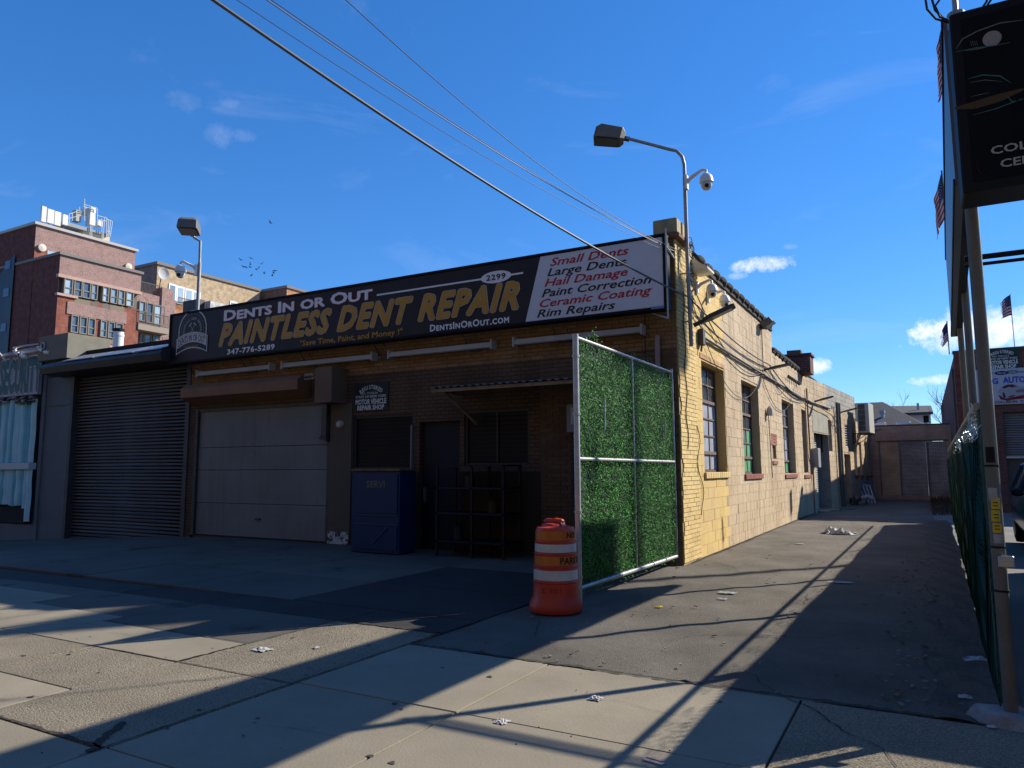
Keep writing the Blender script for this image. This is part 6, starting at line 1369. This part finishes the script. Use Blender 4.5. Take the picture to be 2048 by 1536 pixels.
a = sa(*zoomA(1178, 1218), XB+1.6); e = sa(*zoomA(1440, 1260), XB+1.6); b = MB(); b.box(XB, XB+1.7, a[0], e[0], a[1]-.9, a[1]-.1); b.build('balcony_slab', M('balcony_slab', (.3, .25, .2)), ap)
# rooftop plant
ant = M('antenna_white', (.62, .62, .57), rough=.5); XR = XU-1.5
def roofp(x, y, X): p = on_side(x*.14648, 380+y*.14648, X); return p
for k, (x0, x1, yt, yb2) in enumerate(((575, 645, 212, 430), (655, 750, 250, 445), (752, 842, 282, 475), (862, 936, 325, 470))):
    p = roofp(x0, yt, XR); q = roofp(x0, yb2, XR); r_ = roofp(x1, yt, XR)
    t = thing('cell_antenna', 'white panel antenna on the apartment roof, number %s from the left' % ('one', 'two', 'three', 'four')[k], 'antenna', (XR, p.y, q.z), 'panel antennas on the apartment roof')
    t['label'] = ('white roof antenna panel at the outer left end of the row of four', 'white roof antenna panel second from the left in the row of four', 'white roof antenna panel third from the left in the row of four', 'small white roof antenna panel beside the platform railing')[k]
    b = MB(); b.bbox(XR-.3, XR, p.y, r_.y, q.z, p.z, .04); b.build('panel', ant, t); b = MB(); b.tube([(XR-.4, (p.y+r_.y)/2, zu), (XR-.4, (p.y+r_.y)/2, p.z+.1)], .07, 6); b.build('mast', steel_dark, t)
pf = thing('rooftop_platform', 'steel platform with railings, cabinets and mast on the apartment roof', 'platform', (XR-2, roofp(1200, 500, XR).y, zu))
p = roofp(900, 500, XR); q = roofp(1500, 640, XR); ph_l = roofp(1140, 540, XR-1); ph_r = roofp(1500, 640, XR-1)
b = MB(); b.box(XR-7, XR-1, ph_l.y, ph_r.y, zu-.5, ph_l.z); b.build('penthouse', M('penthouse_cream', (.58, .52, .38), (.5, .45, .33), ns=.5), pf)
pl = roofp(1140, 470, XR); b = MB(); b.box(XR-3, XR-.5, roofp(885, 520, XR).y, roofp(1520, 560, XR).y, pl.z-.5, pl.z-.2); b.box(XR-.5, XR-.3, roofp(885, 520, XR).y, roofp(1250, 560, XR).y, pl.z-.7, pl.z-.2); b.build('deck', M('deck_steel', (.22, .24, .25), rough=.5), pf)
def bx(x0, x1, yt, yb2, mt, nm, X=XR-1): a = roofp(x0, yt, X); c = roofp(x0, yb2, X); e = roofp(x1, yt, X); b = MB(); b.box(X-1, X, a.y, e.y, c.z, a.z); b.build(nm, mt, pf)
bx(1045, 1115, 265, 420, M('cabinet_beige', (.42, .38, .32)), 'cabinet'); bx(1170, 1300, 235, 330, ant, 'cabinet'); bx(1235, 1312, 300, 470, ant, 'cabinet', XR-.2); bx(1345, 1405, 410, 490, ant, 'cabinet'); bx(1245, 1315, 225, 300, ant, 'cabinet', XR-.4)
gal = M('rail_galv', (.42, .46, .48), rough=.5)
def rb_(pts, nm='railing', r=.05): b = MB(); b.tube([roofp(x, y, XR-.1) for x, y in pts], r, 4); b.build(nm, gal, pf)
for pts in (((940, 330), (1045, 295)), ((935, 390), (1045, 360)), ((1140, 195), (1320, 245)), ((1140, 225), (1320, 270)), ((1335, 350), (1455, 380)), ((1335, 400), (1455, 425)), ((1450, 390), (1535, 430)), ((1450, 555), (1510, 575)), ((990, 310), (990, 420)), ((945, 335), (945, 450)), ((1155, 120), (1155, 420)), ((1330, 250), (1330, 480)), ((1455, 380), (1455, 640)), ((1480, 400), (1480, 630)), ((1535, 430), (1505, 635)), ((1508, 410), (1490, 620)), ((1425, 380), (1405, 720)), ((1255, 480), (1250, 680)), ((1235, 480), (1225, 660)), ((1385, 390), (1395, 700)), ((1085, 230), (1085, 270)), ((1045, 270), (1045, 420))): rb_(pts)
# left edge rooftop clutter
cl = thing('rooftop_equipment', 'dark frame and pale boxes on the roof at the extreme upper left of the apartments', 'equipment', (XU-12, yl, zu))
b = MB()
for x0, x1, yt, yb2 in ((2, 8, 472, 500), (15, 26, 482, 492), (0, 14, 492, 503)): a = on_front(x0, yt, yl+2); c = on_front(x1, yb2, yl+2.3); b.box(a.x, c.x, yl+2, yl+2.4, c.z, a.z)
b.build('boxes', ant, cl); b = MB(); b.tube([on_front(0, 471, yl+1.9), on_front(30, 459, yl+1.9)], .15, 4); b.tube([on_front(5, 470, yl+1.9), on_front(5, 510, yl+1.9)], .1, 4); b.build('frame', steel_dark, cl)

# tan block and brown block behind
tb = thing('tan_apartment_building', 'long tan brick apartment block between the red building and the shop sign', 'building', (-115, 60, 0))
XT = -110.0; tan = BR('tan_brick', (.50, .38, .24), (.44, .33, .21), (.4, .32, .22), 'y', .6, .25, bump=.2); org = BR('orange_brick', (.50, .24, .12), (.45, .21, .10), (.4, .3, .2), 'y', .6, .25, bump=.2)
y0, z1 = sa(315.3, 528.8, XT); y1 = sa(520, 579, XT)[0]
b = MB(); zo = sa(345, 590, XT)[1]; b.box(XT-16, XT, y0, y1, zo, z1); b.build('upper_wall', tan, tb); b = MB(); b.box(XT-16, XT-.05, y0, y1, -1, zo); b.build('lower_wall', org, tb)
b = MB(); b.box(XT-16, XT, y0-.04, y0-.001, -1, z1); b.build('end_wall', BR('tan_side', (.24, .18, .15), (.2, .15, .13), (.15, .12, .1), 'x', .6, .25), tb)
b = MB(); b.box(XT-16, XT+.3, y0-.3, y1, z1, z1+.5); b.build('coping', M('apt_coping', (.2, .18, .17)), tb)
zf = lambda x, y: (x*.234375, 360+y*.234375)
def twin(x0, x1, yt, yb2, mt):
    a = sa(*zf(x0, yt), XT); c = sa(*zf(x0, yb2), XT); e = sa(*zf(x1, yt), XT); f = MB(); f.box(XT, XT+.12, a[0], e[0], c[1], a[1]); o = f.build('window', white_paint, tb); q = MB(); q.box(XT+.12, XT+.15, a[0]+.25, e[0]-.25, c[1]+.3, a[1]-.3); q.build('pane', mt, o)
for k, x0 in enumerate((1440, 1508, 1580, 1645)): twin(x0, x0+66, 880+(x0-1440)*.30, 1040+(x0-1440)*.19, gB if k else gA)
for k, x0 in enumerate((1960, 2030)): twin(x0, x0+66, 1030+(x0-1960)*.28, 1100+(x0-1960)*.2, gA)
b = MB(); a = sa(*zf(1530, 1000), XT+1); c = sa(*zf(1530, 1050), XT+1); e = sa(*zf(1710, 1050), XT+1); b.tube([(XT+.8, a[0], a[1]), (XT+.8, e[0], a[1])], .08, 4)
for i in range(20): y = a[0]+(e[0]-a[0])*i/19; b.tube([(XT+.8, y, c[1]), (XT+.8, y, a[1])], .04, 3)
b.build('balcony_railing', M('rail_dark', (.12, .11, .1)), tb)
a = sa(*zf(1385, 800), XT+1); dish = thing('satellite_dish', 'satellite dish on the tan apartment block beside the red building', 'satellite dish', (XT+1, a[0], a[1]-2))
b = MB(); b.lathe([(0, 0), (.6, .1), (1.1, .35), (1.08, .38), (.6, .14), (0, .04)], (XT+1, a[0], a[1]), 18, 'x'); b.build('dish', M('dish_grey', (.4, .4, .4)), dish); b = MB(); b.tube([(XT+.9, a[0], a[1]), (XT+.8, a[0]-.3, a[1]-2.5), (XT, a[0]-.3, a[1]-3.2)], .08, 5); b.build('mount', steel_dark, dish)
bb = thing('brown_apartment_building', 'distant brown block whose top shows just above the shop sign', 'building', (-115, 95, 0))
XC = -104.0; y0, z1 = sa(574, 576, XC); y1 = y0+16
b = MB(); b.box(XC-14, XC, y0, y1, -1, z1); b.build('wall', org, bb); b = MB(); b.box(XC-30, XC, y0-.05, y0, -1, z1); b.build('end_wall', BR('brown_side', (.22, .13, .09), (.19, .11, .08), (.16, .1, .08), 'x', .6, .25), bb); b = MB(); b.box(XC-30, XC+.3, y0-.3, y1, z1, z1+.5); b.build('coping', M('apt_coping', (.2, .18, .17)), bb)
wh = thing('white_roof_box', 'white rooftop billboard back and dark box behind the left end of the shop sign', 'roof box', (-28, 12, 5))
XW = -20.0; a = on_side(420, 625, XW); c = on_side(420, 601, XW); e = on_side(540, 607, XW)
b = MB(); b.box(XW-.3, XW, a.y, e.y, 4.6, c.z); b.build('panel', M('white_peeling', (.6, .6, .58), (.35, .34, .32), ns=3, contrast=5), wh)
b = MB(); b.box(XW-1.2, XW-.31, a.y-.3, a.y, 4.6, c.z+.05); b.build('box', steel_dark, wh)
# ================================================================ STREET ROW BEHIND THE CAMERA (unseen, added to block sky light)
for k, (x0, x1, h, mt) in enumerate(((-70, -42, 17, 'row_a'), (-41.5, -18, 20, 'row_b'), (-17.5, 4, 18, 'row_c'), (4.5, 26, 20, 'row_b'), (26.5, 60, 16, 'row_a'))):
    t = thing('sky_blocker_building', ('far left', 'left', 'middle', 'right', 'far right')[k]+' unseen brick building added across the street to block sky light', 'building', ((x0+x1)/2, -34, 0))
    bm = BR(mt+str(k), (.15, .105, .07), (.12, .08, .055), (.12, .10, .08), 'x', .21, .075)
    hs_ = [(x, x+1.3, z, z+1.7) for x in range(int(x0)+2, int(x1)-2, 3) for z in (4.5, 8, 11.5) if z+2 < h]
    b = MB(); wall_cells(b, x0, x1, -1, h, hs_, -26, -26.3, lambda u, d, z: (u, d, z)); b.box(x0, x1, -45, -26.31, -1, h-.5); b.build('walls', bm, t)
    if k in (1, 2, 3):
        b = MB()
        for h_ in hs_: b.box(h_[0], h_[1], -26.25, -26.2, h_[2], h_[3])
        b.build('windows', glass_dark, t, kind='stuff')

t = thing('shadow_billboard', 'unseen monopole billboard added to cast shadow on the ground before the shop', 'billboard', (12, 14, 0))  # out of view, added to fill the lit gap beside the gate's shadow
b = MB(); b.box(11.9, 12.1, 13.2, 16.1, 15.85, 17.4); b.build('board', M('board_back', (.33, .37, .46)), t)
b = MB(); b.tube([(12.15, 14.1, 0), (12.15, 14.1, 16)], .1, 10); b.build('pylon', steel_dark, t)
# ================================================================ OVERHEAD WIRES
def wire(px, py, z, end, sagm, r, label, mt=wire_m, ext=1.0):
    d = ray(px, py); t = (z-CAM.z)/d.z; P = CAM+d*t; E_ = Vector(end); Q = E_+(P-E_)*(1+ext)
    n = 40; L_ = 1+ext; pts = []
    for i in range(n+1):
        f = L_*i/n; q = E_+(P-E_)*f; pts.append(q-Vector((0, 0, 4*sagm*f*(1-f) if f <= 1 else -4*sagm*(f-1)*.6)))
    return cable(label, pts, r, mt, 6, 'wire', 'overhead_wire', 'overhead wires')
e1 = on_front(1372, 592, .25); e2 = on_front(1362, 512, .25)
wire(427, 0, 5.3, e1, .15, .0155, 'thickest overhead cable, sloping down across the sky to the corner light pole', M('cable_grey', (.10, .10, .10), rough=.6))
wire(474, 0, 5.5, e2+Vector((0, 0, -.02)), .17, .0034, 'thin overhead wire just above the thick cable')
wire(534, 0, 5.7, e2+Vector((0, 0, .03)), .15, .0055, 'left one of the close pair of overhead wires', wire_light)
wire(543, 0, 5.7, e2+Vector((0, 0, .05)), .15, .004, 'right one of the close pair of overhead wires')
wire(692, 0, 5.8, e2+Vector((0, 0, .08)), .26, .0045, 'steepest overhead wire, starting farthest right at the top of the sky')
cable('heavy cable bundle carried on from the corner pole along the side wall', [(.1, .3, e1.z)]+sag((.1, .9, 4.45), (.08, 8.0, 4.25), .12, 8)+sag((.08, 8.1, 4.25), (.08, 14.5, 3.9), .2, 8)+[T2(.1, 4, 3.6), T2(.08, S(1668), 3.4)], .016)
cable('lower cable on the side wall, just under the heavy bundle', [(.09, .35, 4.4)]+sag((.06, 1.0, 4.3), (.06, 8.0, 4.12), .16, 8)+sag((.06, 8.1, 4.12), (.06, 14.5, 3.8), .25, 8), .012)
b = MB()
for k in range(7): b.lathe([(0, -.05), (.035, -.05), (.045, 0), (.03, .05), (0, .06)], (.07, 11.2+k*.35, 4.28), 8)
tag(b.build('wall_insulators', M('insulator', (.05, .05, .055)), kind='stuff'), 'row of dark insulators under the coping past the third window', 'insulators')

# ================================================================ BIRDS
bm_ = M('bird_dark', (.035, .04, .05))
def bird_mesh(seed):
    rn = random.Random(seed); b = MB(); b.loft([[(x, r_*math.cos(k*1.257), r_*math.sin(k*1.257)) for k in range(5)] for x, r_ in ((-.20, .015), (-.08, .055), (.06, .05), (.14, .02))])
    f = rn.uniform(.1, .5)
    for s_ in (-1, 1): b.poly([(.07, 0, .02), (.10, s_*.22, .02+f*.2), (0, s_*.42, f*.45), (-.06, s_*.20, .02+f*.18), (-.07, 0, .02)])
    me = b.mesh('bird'); me.materials.append(bm_); return me
bms = [bird_mesh(k) for k in range(3)]
bl_ = [(613, 303), (692, 292), (685, 338), (633, 355), (653, 360), (683, 358), (771, 333), (750, 362), (730, 375), (790, 405), (873, 385), (860, 402), (850, 423), (694, 420), (838, 22)]
for k, (x, y) in enumerate(bl_):
    p = on_front(320+x*.26367, 440+y*.26367, 42); o = bpy.data.objects.new('bird', bms[k % 3]); COL.objects.link(o); o.location = p; o.rotation_euler = (random.uniform(-.5, .5), random.uniform(-.6, .3), random.uniform(0, 6.28)); o.scale = (.8,)*3
    WLOC[o.name] = p; tag(o, 'dark bird flying in the loose flock above the shop sign' if k < 14 else 'lone dark bird flying higher than the flock, at the upper right of it', 'bird', 'flock of birds' if k < 14 else None)

# ================================================================ LITTER
paper = M('paper_white', (.48, .48, .46), (.33, .32, .30), ns=30, rough=.7)
def crumple(name, px, py, s, label, cat='litter', mt=paper, flatness=.25, seed=0, asp=1.0):
    g = on_ground(px, py); rn = random.Random(seed+int(px)); b = MB(); n = 9
    hh = [[rn.random() for _ in range(n+1)] for _ in range(n+1)]
    b.grid(lambda u, v: (g.x+(u-.5)*s*asp*(1+.5*(hh[int(v*n)][int(u*n)]-.5)), g.y+(v-.5)*s*(1+.5*(hh[int(u*n)][int(v*n)]-.5)), .006+s*flatness*hh[int(u*n)][int(v*n)]*math.sin(u*math.pi)*math.sin(v*math.pi)), n, n)
    return tag(b.build(name, mt), label, cat)
crumple('plastic_bag', 1663, 1066, .42, 'crumpled white plastic bag lying in the alley, left half of the pair', 'plastic bag', flatness=.45); crumple('plastic_bag', 1687, 1068, .36, 'twisted white plastic bag lying in the alley just right of the other', 'plastic bag', flatness=.45, seed=3, asp=1.5)
crumple('paper_scrap', 521, 1300, .11, 'white torn paper scrap on the lit rough pavement at the left', asp=1.5); crumple('paper_scrap', 632, 1296, .05, 'tiny pale scrap on the rough pavement right of the torn paper')
crumple('paper_scrap', 1191, 1398, .09, 'small crumpled tissue on the smooth pale slab'); crumple('yellow_leaf', 1318, 1214, .07, 'small yellow leaf on the alley asphalt near the gate', 'leaf', M('leaf_yellow', (.5, .4, .03)))
crumple('paper_scrap', 1003, 1445, .08, 'faint pale smear of paper on the joint between slabs'); crumple('paper_scrap', 1962, 1322, .16, 'pale bluish crumpled paper at the foot of the fence', mt=M('paper_blue', (.4, .45, .52)), asp=1.4)
crumple('paper_scrap', 1931, 1395, .08, 'small white crumpled tissue on the dark alley edge before the sign pole'); crumple('paper_scrap', 1984, 1455, .05, 'tiny white scrap on the broken concrete at the sign pole foot')
g = on_ground(1308, 1525); b = MB(); b.obox(g+Vector((0, 0, .006)), (.055, -.01, 0), (.004, .018, 0), (0, 0, .003)); lab_ = b.build('card_scrap', paper); b2 = MB(); b2.obox(g+Vector((.0, .012, .0105)), (.05, -.009, 0), (.001, .004, 0), (0, 0, .0008)); tag(lab_, 'red and white card scrap on the pavement at the bottom of the view', 'litter'); b2.build('red_stripe', sign_red, lab_)
for px, pyy, s_, lab in ((1455, 1186, .12, 'flattened pale paper in the alley, nearer the gate'), (1445, 1198, .06, 'thin crushed paper strip in the alley behind the yellow leaf'), (1600, 1088, .09, 'flat white scrap lying in the sunlit alley left of the bags'), (1683, 1165, .16, 'pale paper on the edge of the shadow in the alley')): crumple('paper_scrap', px, pyy, s_, lab, flatness=.1, asp=1.8)
b = MB(); rnd = random.Random(31)
for k in range(420):
    if k < 260: g = Vector((3.3+rnd.gauss(0, .16), rnd.uniform(-6.3, 3), .004))
    else: g = Vector((rnd.uniform(-.4, 3.4), -6.4+rnd.random()**1.6*20, .004))
    s_ = rnd.uniform(.006, .022); b.cm = rnd.randrange(3); a_ = rnd.uniform(0, 3.1); b.obox(g+Vector((0, 0, s_*.3)), (s_*math.cos(a_), s_*math.sin(a_), rnd.uniform(-.2, .2)*s_), (-s_*.5*math.sin(a_), s_*.5*math.cos(a_), 0), (0, 0, s_*.2))
tag(b.build('fallen_leaves_and_grit', [M('grit_pale', (.2, .19, .16)), M('grit_brown', (.12, .08, .05)), M('grit_grey', (.2, .2, .19))], kind='stuff'), 'scattered grit, leaves and scraps along the fence and over the alley', 'debris')
b = MB()
for k in range(110):
    g = Vector((rnd.uniform(-6, 2.6), rnd.uniform(-9.6, -5.6), .004)); s_ = rnd.uniform(.0015, .0045); b.obox(g, (s_, 0, 0), (0, s_*.7, 0), (0, 0, s_*.5))
tag(b.build('pavement_grit', M('grit_dark', (.06, .05, .04)), kind='stuff'), 'small dark grit scattered on the pavement slabs', 'debris')
